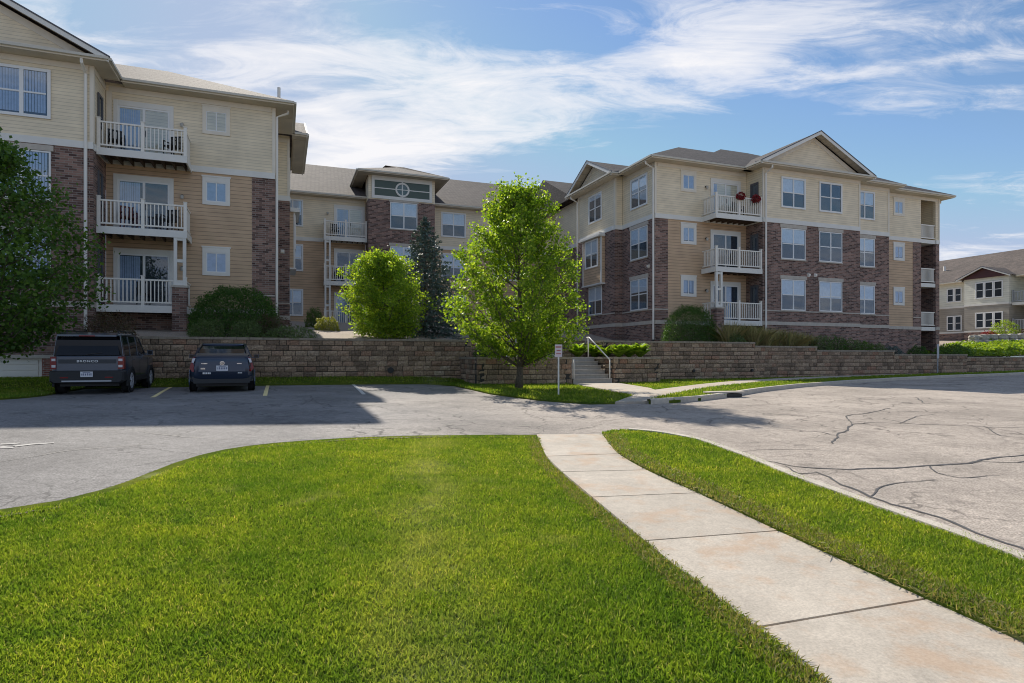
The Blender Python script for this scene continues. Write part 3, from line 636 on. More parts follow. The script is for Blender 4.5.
def window(B, face, plane, s0, s1, z0, z1, wall='brick', blind=.5, fm='frame', gm='glass', units=1, halves=2, lab=None, small=False, curtain=False):
    """double window: frame, glass, blinds; proud of the wall by its casing"""
    fr = MB(); c = .055 if wall == 'brick' else .10; pr = .035 if wall == 'brick' else .05
    z_h = .0
    e = .001
    fbox(fr, face, plane, s0, s0 + c, 0, pr, z0, z1); fbox(fr, face, plane, s1 - c, s1, 0, pr, z0, z1)
    fbox(fr, face, plane, s0 + c, s1 - c, 0, pr - .004, z0, z0 + c); fbox(fr, face, plane, s0 + c, s1 - c, 0, pr - .004, z1 - c, z1)
    blind = min(1, blind * random.uniform(.86, 1.12)) if 0 < blind < .9 else blind
    n = halves * units; w = (s1 - s0 - 2 * c) / n
    for i in range(1, n): q = .04 if i % 2 or small else .06; fbox(fr, face, plane, s0 + c + w * i - q, s0 + c + w * i + q, .0, pr - .008, z0 + c, z1 - c)
    zm = (z0 + z1) / 2
    if not small:
        for i in range(n): a = s0 + c + w * i + .041; fbox(fr, face, plane, a + (.02 if i and i % 2 == 0 else 0), a + w - .083, .0, pr - .012, zm - .028, zm + .028)
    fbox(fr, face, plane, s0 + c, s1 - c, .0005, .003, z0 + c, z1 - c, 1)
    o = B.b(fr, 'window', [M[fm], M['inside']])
    g_ = MB(); fbox(g_, face, plane, s0 + c, s1 - c, .016, .018, z0 + c, z1 - c); B.b(g_, 'pane', M[gm], o)
    if blind > 0:
        bl = MB()
        for i in range(n):
            zb = z1 - c - (z1 - z0 - 2 * c) * blind * (1 if n < 3 else random.uniform(.9, 1.0)); a = s0 + c + w * i
            if curtain:
                k = 8
                for j in range(k): fbox(bl, face, plane, a + .04 + (w - .08) * j / k, a + .04 + (w - .08) * (j + .8) / k, .004, .008 + .003 * (j % 2), zb, z1 - c - .01)
            else: fbox(bl, face, plane, a + .02, a + w - .02, .004, .009, zb, z1 - c - .005)
        B.b(bl, 'blind', M['curtain'] if curtain else M['blind'], o)
    if wall == 'brick':
        hd = MB(); fbox(hd, face, plane, s0 - .08, s1 + .08, 0, .05, z1 + .012, z1 + .21); B.b(hd, 'lintel', M['stone'], o)
        sl_ = MB(); fbox(sl_, face, plane, s0 - .04, s1 + .04, 0, .06, z0 - .065, z0 - .004); B.b(sl_, 'sill', M['stone'], o)
    return o
def small_window(B, face, plane, s0, s1, z0, z1, trim='white', blind=.9):
    fr = MB(); c = .14
    fbox(fr, face, plane, s0, s0 + c, -.02, .03, z0, z1); fbox(fr, face, plane, s1 - c, s1, -.02, .03, z0, z1)
    fbox(fr, face, plane, s0 + c, s1 - c, -.02, .026, z0, z0 + c); fbox(fr, face, plane, s0 + c, s1 - c, -.02, .026, z1 - c - .11, z1)
    fbox(fr, face, plane, s0 - .03, s1 + .03, -.02, .04, z1 - .05, z1 + .01)
    zt = z1 - c - .11
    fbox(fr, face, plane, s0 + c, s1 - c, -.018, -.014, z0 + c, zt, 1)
    m_ = (s0 + s1) / 2; fbox(fr, face, plane, m_ - .022, m_ + .022, -.01, .012, z0 + c, zt, 2)
    for a, b_ in ((s0 + c, s0 + c + .035), (s1 - c - .035, s1 - c)): fbox(fr, face, plane, a, b_, -.01, .014, z0 + c, zt, 2)
    fbox(fr, face, plane, s0 + c + .035, s1 - c - .035, -.01, .013, z0 + c, z0 + c + .035, 2); fbox(fr, face, plane, s0 + c + .035, s1 - c - .035, -.01, .013, zt - .035, zt, 2)
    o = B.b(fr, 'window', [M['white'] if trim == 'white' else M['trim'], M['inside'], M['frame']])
    g_ = MB(); fbox(g_, face, plane, s0 + c, s1 - c, -.004, -.002, z0 + c, zt); B.b(g_, 'pane', M['glass'], o)
    if blind: bl = MB(); fbox(bl, face, plane, s0 + c, s1 - c, -.013, -.009, zt - (zt - z0 - c) * blind, zt); B.b(bl, 'blind', M['curtain'], o)
def patio_door(B, face, plane, s0, s1, z0, z1, curtain=0, flip=False):
    fr = MB(); c = .14
    fbox(fr, face, plane, s0 - c, s0, -.03, .04, z0, z1 + .2); fbox(fr, face, plane, s1, s1 + c, -.03, .04, z0, z1 + .2); fbox(fr, face, plane, s0, s1, -.03, .036, z1, z1 + .2)
    m_ = (s0 + s1) / 2
    for a, b_ in ((s0, s0 + .07), (m_ - .045, m_ + .045), (s1 - .07, s1)): fbox(fr, face, plane, a, b_, -.03, .02, z0, z1, 2)
    for z_ in ((z0, z0 + .1), (z1 - .07, z1)):
        fbox(fr, face, plane, s0 + .07, m_ - .045, -.03, .016, z_[0], z_[1], 2); fbox(fr, face, plane, m_ + .045, s1 - .07, -.03, .016, z_[0], z_[1], 2)
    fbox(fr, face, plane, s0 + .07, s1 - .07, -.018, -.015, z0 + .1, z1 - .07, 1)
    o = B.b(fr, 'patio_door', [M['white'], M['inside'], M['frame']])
    g_ = MB(); fbox(g_, face, plane, s0 + .07, s1 - .07, .002, .004, z0 + .1, z1 - .07); B.b(g_, 'pane', M['glass'], o)
    h = MB(); fbox(h, face, plane, m_ + .05, m_ + .075, .02, .05, z0 + .9, z0 + 1.15); B.b(h, 'handle', M['black'], o)
    if curtain:
        bl = MB(); a0, a1 = (s0 + .08, m_ - .05) if not flip else (m_ + .05, s1 - .08); a1 = a0 + (a1 - a0) * curtain; k = 9
        for j in range(k): fbox(bl, face, plane, a0 + (a1 - a0) * j / k, a0 + (a1 - a0) * (j + .85) / k, -.012, -.007 + .004 * (j % 2), z0 + .1, z1 - .1)
        B.b(bl, 'curtain', M['curtain'], o)
def railing(mb, a, b, z, top=1.03, pitch=.125, posts=(0, 1), face_n=0, extra=0):
    a = Vector((a[0], a[1], 0)); b = Vector((b[0], b[1], 0)); d = b - a; l = d.length; d.normalize()
    mb.beam(a + Vector((0, 0, z + .97)), b + Vector((0, 0, z + .97)), .07, .06); mb.beam(a + Vector((0, 0, z + .12)), b + Vector((0, 0, z + .12)), .05, .06)
    n = int(l / pitch)
    for i in range(1, n): q = a + d * (l * i / n); mb.box(q.x - .018, q.x + .018, q.y - .018, q.y + .018, z + .15, z + .942)
    for p in posts: q = a + d * (l * p); mb.box(q.x - .055, q.x + .055, q.y - .055, q.y + .055, z - .02, z + 1.10); mb.box(q.x - .07, q.x + .07, q.y - .07, q.y + .07, z + 1.10, z + 1.125)
def balcony(B, u0, u1, vf, vb, z, free='R', joists=True, mids=1):
    """deck with white rim, joists below and a baluster railing; free = open end"""
    mb = MB(); t_ = .05
    mb.box(u0, u1, vf, vf + t_, z - .27, z); x = u1 if free == 'R' else u0
    if free: mb.box(x - (t_ if free == 'R' else 0), x + (0 if free == 'R' else t_), vf + t_ + .001, vb, z - .27, z)
    mb.box(u0 + .06, u1 - .06, vf + .06, vb - .0, z - .04, z - .006, 1)
    if joists:
        for i in range(8): q = u0 + .2 + (u1 - u0 - .4) * i / 7; mb.box(q - .02, q + .02, vf + .07, vb - .01, z - .24, z - .045, 1)
    o = B.b(mb, 'balcony', [M['white'], M['darkwood']])
    r_ = MB(); ins = .07
    railing(r_, (u0 + (ins if free == 'L' else .06), vf + ins), (u1 - (ins if free == 'R' else .06), vf + ins), z, posts=(0, .5, 1))
    if free: xx = u1 - ins if free == 'R' else u0 + ins; railing(r_, (xx, vf + ins + .06), (xx, vb - .03), z, posts=())
    B.b(r_, 'railing', M['vinyl'], o); return o
def double_post(B, u0, u1, v, z0, z1):
    mb = MB(); w = .11
    mb.box(u0, u0 + w, v, v + .14, z0, z1); mb.box(u1 - w, u1, v, v + .14, z0, z1)
    for z in (z0, (z0 + z1) / 2 - .05, z1 - .14): mb.box(u0 + w, u1 - w, v + .02, v + .12, z, z + .12)
    B.b(mb, 'column', M['white'])
def pier(B, u0, u1, v0, v1, z0, z1):
    mb = MB(); mb.box(u0, u1, v0, v1, z0, z1); o = B.b(mb, 'pier', M['brick'])
    mb = MB(); mb.box(u0 - .04, u1 + .04, v0 - .04, v1 + .04, z1, z1 + .08); B.b(mb, 'pier_cap', M['stone'], o)
def downspout(B, face, plane, s, z0, z1, eave_n=.55, boot=True):
    mb = MB(); p = lambda n, z, ds=0: loc(face, plane, s + ds, n, z)
    mb.tube([p(eave_n, z1 + .12), p(eave_n, z1), p(.07, z1 - .22), p(.07, z0 + .5)], .055, 6)
    o = B.b(mb, 'downspout', M['vinyl'])
    if boot: mb = MB(); mb.tube([p(.07, z0 + .5), p(.07, z0)], .05, 6); B.b(mb, 'boot', M['black'], o)
def lamp(B, face, plane, s, z, up=True):
    mb = MB(); a = loc(face, plane, s, 0, z); b = loc(face, plane, s, .05, z)
    mb.tube([a, b], .055, 10); c = Vector(loc(face, plane, s, .11, z + .02)); mb.tube([b, c], .02, 6)
    o = B.b(mb, 'wall_lamp', M['black']); g_ = MB(); g_.tube([c + Vector((0, 0, -.16)), c + Vector((0, 0, -.04)), c + Vector((0, 0, .0))], [.05, .075, .03], 10); B.b(g_, 'lamp_shade', M['lampglass'], o)
M['lampglass'] = flat('frosted_lamp_glass', (.45, .44, .40), .3)
def hip(B, u0, u1, v0, v1, z, slope=.5, mats=None, hipl=True, hipr=True, eave=.2, drop=0):
    w = (v1 - v0) / 2; zr = z + w * slope; vm = (v0 + v1) / 2; rl = u0 + (w if hipl else 0); rrr = u1 - (w if hipr else 0)
    mb = MB(); mb.add([(u0, v0, z), (u1, v0, z), (u1, v1, z), (u0, v1, z), (rl, vm, zr), (rrr, vm, zr)], [(0, 1, 5, 4), (2, 3, 4, 5), (1, 2, 5), (3, 0, 4)])
    o = B.b(mb, 'roof', mats)
    return o
def eaves(B, u0, u1, v0, v1, z, sides, inner=1.6):
    """fascia with gutter lip and soffit along the given sides of a roof rectangle"""
    f = MB(); e = MB(); s_ = MB(); h = .17
    if 'F' in sides: f.box(u0, u1, v0, v0 + .03, z - h, z - .02); e.box(u0 - .01, u1 + .01, v0 - .10, v0 - .001, z - .12, z - .03); s_.box(u0 + .03, u1 - .03, v0 + .031, v0 + inner, z - h + .01, z - h + .03)
    if 'L' in sides: f.box(u0, u0 + .03, v0 + .031, v1, z - h, z - .02); e.box(u0 - .10, u0 - .001, v0 + .0, v1, z - .12, z - .03); s_.box(u0 + .031, u0 + inner, v0 + .04 + (inner if 'F' in sides else 0), v1, z - h + .01, z - h + .03)
    if 'R' in sides: f.box(u1 - .03, u1, v0 + .031, v1, z - h, z - .02); e.box(u1 + .001, u1 + .10, v0 + .0, v1, z - .12, z - .03); s_.box(u1 - inner, u1 - .031, v0 + .04 + (inner if 'F' in sides else 0), v1, z - h + .01, z - h + .03)
    o = B.b(f, 'fascia', M['trim']); B.b(e, 'gutter', M['gutter'], o); B.b(s_, 'soffit', M['soffit'], o)
def gable(B, face, plane, s0, s1, z, back, rm, slope=.5, setback=.55, tymp='cream', mb_roof='roof', pent=True, rake=.2):
    """gabled roof end: plane = outer eave plane, opening towards face"""
    sm_ = (s0 + s1) / 2; zr = z + (s1 - s0) / 2 * slope
    P3 = lambda s, n, zz_: loc(face, plane, s, -n, zz_)
    mb = MB(); th = .05
    mb.add([P3(s0, 0, z), P3(sm_, 0, zr), P3(sm_, back, zr), P3(s0, back, z), P3(s1, 0, z), P3(s1, back, z)], [(0, 1, 2, 3), (1, 4, 5, 2)])
    o = B.b(mb, 'roof', rm)
    rb = MB(); dk = MB()
    for a, b_ in ((s0, sm_), (s1, sm_)):
        sg = 1 if a == s0 else -1
        rb.prism([P3(a - sg * .02, -.02, z - rake), P3(a - sg * .02, -.02, z - .02), P3(b_, -.02, zr - .02), P3(b_, -.02, zr - rake)], tuple(Vector(P3(0, .03, 0)) - Vector(P3(0, 0, 0))))
        dk.prism([P3(a - sg * .06, -.04, z - .035), P3(a - sg * .06, -.04, z + .02), P3(b_, -.04, zr + .035), P3(b_, -.04, zr - .018)], tuple(Vector(P3(0, .07, 0)) - Vector(P3(0, 0, 0))))
    ro = B.b(rb, 'rake_board', M['white']); B.b(dk, 'drip_edge', M['dark_edge'], ro)
    # sloping soffit under the rakes
    sf = MB()
    for a, b_ in ((s0, sm_), (s1, sm_)):
        sf.add([P3(a, .012, z - .06), P3(b_, .012, zr - .06), P3(b_, setback, zr - .06), P3(a, setback, z - .06)], [(0, 1, 2, 3)])
    B.b(sf, 'soffit', M['soffit'], ro)
    ty = MB(); ty.prism([P3(s0 + .3, setback, z - .02), P3(s1 - .3, setback, z - .02), P3(sm_, setback, zr - .17)], tuple(Vector(P3(0, .1, 0)) - Vector(P3(0, 0, 0))))
    t2 = B.b(ty, 'gable_wall', M[tymp] if tymp in M else tymp)
    if tymp == 'maroon': return
    fr = MB()                                              # frieze inside the gable
    for a, b_ in ((s0, sm_), (s1, sm_)):
        sg = 1 if a == s0 else -1
        fr.prism([P3(a + sg * .42, setback - .02, z + .0), P3(a + sg * .95, setback - .02, z + .0), P3(b_, setback - .02, zr - .42), P3(b_, setback - .02, zr - .16)], tuple(Vector(P3(0, .015, 0)) - Vector(P3(0, 0, 0))))
    fr.prism([P3(s0 + .9, setback - .025, z + .07), P3(s1 - .9, setback - .025, z + .07), P3(s1 - 1.3, setback - .025, z + .26), P3(s0 + 1.3, setback - .025, z + .26)], tuple(Vector(P3(0, .015, 0)) - Vector(P3(0, 0, 0))))
    B.b(fr, 'frieze', M['trim'], t2)
    if pent:                                               # little roof shelf at the gable's foot
        pn = MB(); pn.prism([P3(s0 + .04, .0, z - .015), P3(s0 + .04, setback, z + .10), P3(s0 + .04, setback, z - .015)], tuple(Vector(P3(s1 - .04, 0, 0)) - Vector(P3(s0 + .04, 0, 0)))); B.b(pn, 'pent_roof', M['dark_edge'], t2)
def wall_vent(B, face, plane, s, z):
    mb = MB(); fbox(mb, face, plane, s - .09, s + .09, 0, .03, z - .09, z + .09); fbox(mb, face, plane, s - .07, s + .07, .03, .10, z - .04, z + .07)
    B.b(mb, 'dryer_vent', M['vinyl'])
ZE = 10.75                                                   # top of the eaves
ZSOF = ZE - .15
FL = (2.0, 4.9, 7.8)
# ============ right building
BR = Bld('apartment_building', 'three storey brick and cream apartment building on the right with a wide front gable', 19, 28.3, 0)
gb = -.3
facade(BR, 'F', 28.3, 18.95, 19.78, std('brick', gb)); facade(BR, 'F', 28.3, 19.78, 25.14, [(gb, 1.8, 'brick'), (1.8, 2.0, 'stone'), (2.0, ZB, 'tan'), (ZB, ZT, 'band'), (ZT, 10.72, 'cream')])
facade(BR, 'F', 27.0, 25.14, 32.5, std('brick', gb)); facade(BR, 'F', 27.6, 32.5, 35.7, std('brick', gb))
facade(BR, 'L', 25.14, 27.2, 28.48, std('brick', gb))
facade(BR, 'R', 32.5, 27.2, 27.6, std('brick', gb)); facade(BR, 'R', 35.7, 27.8, 28.3, std('brick', gb))
facade(BR, 'F', 28.3, 35.7, 38.8, [(gb, 1.8, 'brick'), (1.8, 2.0, 'stone'), (2.0, ZB, 'tan'), (ZB, ZT, 'band'), (ZT, 10.72, 'cream')])
facade(BR, 'F', 28.3, 38.8, 39.55, std('brick', gb)); facade(BR, 'F', 28.3, 40.95, 41.3, std('brick', gb))
facade(BR, 'R', 41.3, 28.5, 46, std('brick', gb))
facade(BR, 'L', 18.95, 28.5, 31.7, std('brick', gb)); facade(BR, 'F', 31.7, 18.45, 18.95, std('brick', gb)); facade(BR, 'L', 18.45, 31.9, 36.5, std('brick', gb))
facade(BR, 'L', 18.95, 36.5, 41.98, std('brick', gb))
# end loggia at the right corner: side walls, back wall, slabs, railings
for z0 in (gb, 2.0, 4.9, 7.8):
    z1 = {gb: 1.75, 2.0: 4.65, 4.9: 7.55, 7.8: 10.6}[z0]; kind = 'cream' if z0 == 7.8 else 'brick'
    facade(BR, 'R', 39.55, 28.5, 31.0, [(z0, z1, kind)]); facade(BR, 'F', 31.0, 39.55, 41.1, [(z0, z1, kind)])
    if z0 > 0:
        mb = MB(); mb.box(39.56, 40.94, 28.32, 30.99, z0 - .25, z0); mb.box(40.94, 41.09, 28.51, 30.99, z0 - .251, z0 - .001); o = BR.b(mb, 'loggia_floor', M['white'])
        mb = MB(); railing(mb, (39.57, 28.38), (40.93, 28.38), z0, posts=(), pitch=.1); BR.b(mb, 'railing', M['vinyl'], o)
# bay box on the courtyard face
def bay(B, face, plane, s0, s1, z0=4.45, z1=7.35):
    mb = MB(); fbox(mb, face, plane, s0, s1, .002, .27, z0 + .08, z1); o = B.b(mb, 'bay', M['tan'])
    mb = MB(); fbox(mb, face, plane, s0 - .06, s1 + .06, .002, .33, z0, z0 + .08); fbox(mb, face, plane, s0 - .14, s1 + .14, .045, .50, z1, z1 + .12); fbox(mb, face, plane, s0 - .08, s1 + .08, .045, .42, z1 + .12, z1 + .22)
    for a in (s0 - .01, s1 - .10): fbox(mb, face, plane, a, a + .11, .2, .285, z0 + .08, z1)
    B.b(mb, 'bay_trim', M['white'], o)
bay(BR, 'L', 18.45, 32.9, 35.3)
for n in range(3):
    zs = 2.66 + 2.9 * n; wk = 'brick' if n < 2 else 'sid'
    window(BR, 'L', 18.95, 29.0, 30.75, zs, zs + 1.75, wk, [.45, .5, .35][n])
    window(BR, 'L', 18.45 - (.272 if n == 1 else 0), 33.25, 34.95, zs, zs + 1.75, 'sid' if n == 1 else wk, [.5, .55, .15][n])
    window(BR, 'F', 27.0, 26.42, 28.2, zs, zs + 1.75, wk, [.52, .5, .5][n] if n < 2 else .45); window(BR, 'F', 27.0, 29.25, 31.03, zs, zs + 1.75, wk, [.52, 0, .0][n])
    window(BR, 'F', 27.6, 32.72, 34.42, zs, zs + 1.75, wk, [.53, .5, .5][n])
    z6 = 3.37 + 2.9 * n; tr = 'white' if n < 2 else 'cream'
    small_window(BR, 'F', 28.3, 20.62, 21.64, z6 - .02, z6 + 1.16, tr); small_window(BR, 'F', 28.3, 36.98, 37.98, z6 - .02, z6 + 1.16, tr)
    patio_door(BR, 'F', 28.3, 22.75, 24.55, FL[n] + .03, FL[n] + 2.08, [.5, 0, .3][n], n == 0)
    balcony(BR, 21.95, 25.12, 27.02, 28.26, FL[n], 'L'); lamp(BR, 'F', 28.3, 22.3, FL[n] + 1.75)
    window(BR, 'L', 25.14, 27.35, 27.95, zs + .2, zs + 1.4, 'sid', 0, fm='dark_edge', halves=1, small=True)
double_post(BR, 21.98, 22.40, 27.03, 2.72, 4.62); pier(BR, 21.93, 22.42, 26.95, 27.42, -.2, 2.62)
for f_, p_, s0, s1 in (('F', 28.3, 18.95, 19.78), ('F', 27.0, 25.14, 32.5), ('F', 27.6, 32.5, 35.7), ('L', 18.95, 28.3, 31.7), ('L', 18.45, 31.7, 36.5), ('F', 28.3, 38.8, 39.55)):
    mb = BR.part('sill_course', M['stone']); fbox(mb, f_, p_, s0, s1, .001, .024, 2.57, 2.63)
for f_, p_, s in (('F', 28.3, 18.93), ('F', 27.0, 25.12), ('F', 27.0, 32.4), ('F', 27.6, 35.6), ('F', 28.3, 41.2), ('F', 31.7, 18.44), ('L', 18.95, 28.3), ('L', 18.45, 31.7), ('L', 18.45, 36.4)): board(BR, f_, p_, s, ZT + .002, 10.58)
for f_, p_, s0, s1 in (('F', 28.3, 19.1, 25.1), ('F', 27.0, 25.25, 32.4), ('F', 27.6, 32.6, 35.6), ('F', 28.3, 35.8, 41.1), ('L', 18.95, 28.45, 31.6), ('L', 18.45, 31.85, 36.4)):
    fbox(BR.part('frieze_board', M['trim']), f_, p_, s0, s1, -.0, .012, 10.38, 10.585)
for s in (29.9, 30.5): pass
wall_vent(BR, 'F', 27.0, 28.45, 4.72); wall_vent(BR, 'F', 27.0, 28.95, 4.74)
wall_vent(BR, 'L', 18.95, 28.9, 5.0)
downspout(BR, 'L', 18.95, 28.36, .45, 10.45); downspout(BR, 'F', 27.0, 25.28, .1, 10.45); downspout(BR, 'L', 18.45, 36.45, 1.6, 10.45); downspout(BR, 'R', 41.3, 28.6, .3, 10.45)
hip(BR, 18.35, 36, 27.7, 39.85, ZE, .5, M['roof_d']); hip(BR, 21.2, 41.9, 27.68, 45.9, ZE + .012, .5, M['roof_d'])
eaves(BR, 18.35, 24.5, 27.7, 31.1, ZE, 'FL'); eaves(BR, 24.5, 33.0, 26.4, 27.7, ZE, 'FLR'); eaves(BR, 33.02, 36.3, 27.0, 28.3, ZE, 'FR'); eaves(BR, 36.32, 41.9, 27.7, 46, ZE, 'FR'); eaves(BR, 17.85, 18.5, 31.1, 37.1, ZE, 'FL', .62)
gable(BR, 'F', 26.4, 24.5, 33.0, ZE, 9, M['roof_d']); gable(BR, 'L', 17.85, 31.1, 37.1, ZE, 7, M['roof_d'])
mb = MB(); mb.add([(33.0, 27.0, ZE), (36.3, 27.0, ZE), (36.3, 31, ZE + 2.0), (33.0, 31, ZE + 2.0)], [(0, 1, 2, 3)]); BR.b(mb, 'roof', M['roof_d'])
hip(BR, 18.3, 30, 37, 47, ZE - .02, .5, M['roof_d'], False, True)
BR.finish()
# ============ left building
BL = Bld('apartment_building', 'three storey brick and tan apartment building on the left behind the parked cars', -6, 26.2, -1)
gl_ = -.9
tanz = [(gl_, 1.8, 'brick'), (1.8, 2.0, 'stone'), (2.0, ZB, 'tan'), (ZB, ZT, 'band'), (ZT, 10.72, 'cream')]
facade(BL, 'F', 26.2, -15.2, -6.4, [(.08, 1.8, 'brick'), (1.8, 2.0, 'stone'), (2.0, ZB, 'brick'), (ZB, ZT, 'band'), (ZT, 10.72, 'cream'), (-.05, .08, 'stone')])
facade(BL, 'F', 26.2, -7.95, -6.4, [(-1.2, -.05, 'redbrick')]); facade(BL, 'F', 26.2, -15.2, -11.6, [(-1.2, -.05, 'redbrick')])
mb = MB(); mb.box(-11.6, -7.95, 26.3, 26.36, -.9, -.05); 
for i in range(4):
    for j in range(3): mb.box(-11.5 + j * 1.18, -11.5 + j * 1.18 + 1.06, 26.275, 26.3, -.86 + i * .2, -.86 + i * .2 + .15)
BL.b(mb, 'garage_door', M['vinyl'])
facade(BL, 'R', -6.4, 26.4, 27.9, std('brick', gl_)); facade(BL, 'F', 27.9, -6.4, -1.15, tanz); facade(BL, 'F', 27.9, -1.15, -.25, std('brick', gl_))
facade(BL, 'R', -.25, 28.1, 31.6, std('brick', gl_)); facade(BL, 'F', 31.6, -.25, .38, std('brick', gl_)); facade(BL, 'R', .38, 31.8, 37, std('brick', gl_)); facade(BL, 'R', -.25, 37, 41.6, std('brick', gl_))
bay(BL, 'R', .38, 33.0, 35.4)
for n in range(3):
    zs = 2.66 + 2.9 * n; wk = 'brick' if n < 2 else 'sid'; z6 = 3.35 + 2.9 * n
    window(BL, 'F', 26.2, -10.15, -7.68, zs, zs + 1.75, wk, 1.0 if n != 1 else .97, halves=3, curtain=True)
    window(BL, 'F', 26.2, -13.8, -11.9, zs, zs + 1.75, wk, .5)
    small_window(BL, 'F', 27.9, -3.02, -1.99, z6, z6 + 1.19, 'white' if n < 2 else 'cream', 1.0 if n < 2 else 0)
    patio_door(BL, 'F', 27.9, -6.0, -4.2, FL[n] + .03, FL[n] + 2.08, [.9, .9, .9][n]); lamp(BL, 'F', 27.9, -3.75, FL[n] + 1.62)
    balcony(BL, -6.38, -3.40, 26.5, 27.86, FL[n] - .05, 'R')
    window(BL, 'R', -6.4, 26.75, 27.35, zs + .2, zs + 1.4, 'sid', 0, fm='dark_edge', halves=1, small=True)
    window(BL, 'R', .38 + (.272 if n == 1 else 0), 33.35, 35.05, zs, zs + 1.75, 'sid' if n == 1 else wk, .3)
    window(BL, 'R', -.25, 29.1, 30.8, zs, zs + 1.75, wk, .5)
double_post(BL, -3.86, -3.44, 26.51, 2.76, 4.62); pier(BL, -3.90, -3.41, 26.42, 26.9, .3, 2.66)
mb = MB(); mb.box(-6.38, -3.5, 27.5, 27.86, .3, 1.7); BL.b(mb, 'crawlspace_wall', M['brick'])
for f_, p_, s0, s1 in (('F', 27.9, -1.15, -.25), ('F', 31.6, -.25, .38), ('R', -.25, 28.1, 31.6)): fbox(BL.part('sill_course', M['stone']), f_, p_, s0, s1, .001, .024, 2.57, 2.63)
for f_, p_, s in (('F', 26.2, -6.51), ('R', -6.4, 26.2), ('F', 27.9, -.36), ('F', 31.6, .27), ('R', -.25, 27.9)): board(BL, f_, p_, s, ZT + .002, 10.58)
for f_, p_, s0, s1 in (('F', 26.2, -15, -6.55), ('F', 27.9, -6.3, -.4), ('F', 31.6, -.2, .25), ('R', -6.4, 26.35, 27.85)): fbox(BL.part('frieze_board', M['trim']), f_, p_, s0, s1, -.0, .012, 10.38, 10.585)
fbox(BL.part('corner_board', M['trim']), 'F', 27.9, -6.38, -6.2, -.0, .014, ZT, 10.38)
downspout(BL, 'F', 26.2, -6.62, .5, 10.45); downspout(BL, 'R', -.25, 27.98, 1.0, 10.45, .5)
wall_vent(BL, 'F', 31.6, .05, 5.1)
hip(BL, -22, .5, 27.3, 38.3, ZE, .5, M['roof_l']); hip(BL, -11, .48, 33, 46, ZE - .02, .5, M['roof_l'], True, True)
eaves(BL, -5.78, .5, 27.3, 31, ZE, 'FR'); eaves(BL, -15.8, -5.8, 25.6, 27.3, ZE, 'FR'); eaves(BL, .45, 1.15, 31.0, 37.5, ZE, 'FR', .6)
gable(BL, 'F', 25.6, -15.8, -5.8, ZE, 9, M['roof_l']); gable(BL, 'R', 1.15, 31.0, 37.5, ZE, 7, M['roof_l'])
mb = MB(); mb.tube([(-.1, 29.3, 11.3), (-.1, 29.3, 12.05)], .07, 10); BL.b(mb, 'vent_pipe', M['vinyl'])
BL.finish()
# ============ middle building
BM = Bld('apartment_building', 'set-back middle apartment wing with a brick tower and round window under a hipped roof', 7.5, 42, 1)
tanm = [(.8, 1.8, 'brick'), (1.8, 2.0, 'stone'), (2.0, ZB, 'tan'), (ZB, ZT, 'band'), (ZT, 10.72, 'cream')]
facade(BM, 'F', 42, -.1, 5.3, tanm); facade(BM, 'F', 42, 9.7, 19.6, tanm)
facade(BM, 'F', 40.5, 5.3, 9.7, [(.8, 1.8, 'brick'), (1.8, 2.0, 'stone'), (2.0, 10.3, 'brick'), (10.3, 11.85, 'cream')])
facade(BM, 'L', 5.3, 40.7, 42, [(.8, 10.3, 'brick'), (10.3, 11.85, 'cream')]); facade(BM, 'R', 9.7, 40.7, 42, [(.8, 10.3, 'brick'), (10.3, 11.85, 'cream')])
for n in range(3):
    zs = 2.66 + 2.9 * n; wk = 'brick' if n < 2 else 'sid'
    window(BM, 'F', 40.5, 6.7, 8.5, zs, zs + 1.75, 'brick', .52)
    window(BM, 'F', 42, 10.5, 12.3, zs, zs + 1.75, 'sid', .55); window(BM, 'F', 42, 14.4, 16.2, zs, zs + 1.75, 'sid', .55)
    window(BM, 'F', 42, -.40 + .45, 1.33, zs, zs + 1.75, 'sid', .55, halves=2)
    patio_door(BM, 'F', 42, 3.4, 5.1, FL[n] + .03, FL[n] + 2.08, [.95, 0, .95][n]); lamp(BM, 'F', 42, 2.85, FL[n] + 1.7)
    balcony(BM, 2.55, 5.28, 41.0, 41.96, FL[n], 'L')
for z0, z1 in ((1.2, 1.7), (2.02, 4.62), (4.92, 7.52)): double_post(BM, 2.6, 2.98, 41.02, z0, z1)
fr = MB()                                                    # strip window with the round light
for z0, z1 in ((10.36, 10.56), (11.56, 11.84)): fbox(fr, 'F', 40.5, 5.5, 9.5, .001, .07, z0, z1)
for s0 in (5.5, 9.32): fbox(fr, 'F', 40.5, s0, s0 + .18, .001, .074, 10.562, 11.558)
fbox(fr, 'F', 40.5, 5.68, 9.32, .001, .05, 11.02, 11.08); fbox(fr, 'F', 40.5, 7.46, 7.54, .001, .054, 10.56, 11.56)
ring = MB(); cen = (7.5, 11.05); k = 32
for i in range(k):
    a0, a1 = 2 * math.pi * i / k, 2 * math.pi * (i + 1) / k
    q = lambda r_, a_, v_: (cen[0] + r_ * math.cos(a_), v_, cen[1] + r_ * math.sin(a_))
    ring.add([q(.36, a0, 40.42), q(.36, a1, 40.42), q(.47, a1, 40.42), q(.47, a0, 40.42), q(.47, a0, 40.5), q(.47, a1, 40.5), q(.36, a0, 40.5), q(.36, a1, 40.5)], [(0, 1, 2, 3), (3, 2, 5, 4), (0, 1, 7, 6)])
disc = MB(); disc.add([(cen[0] + .37 * math.cos(2 * math.pi * i / k), 40.44, cen[1] + .37 * math.sin(2 * math.pi * i / k)) for i in range(k)], [tuple(range(k))])
wn = BM.b(fr, 'strip_window', M['white']); BM.b(ring, 'round_window', M['white'], wn); BM.b(disc, 'round_pane', M['skyglass'] if 'skyglass' in M else M['glass'], wn)
for i in range(8):
    a_ = math.pi * i / 4
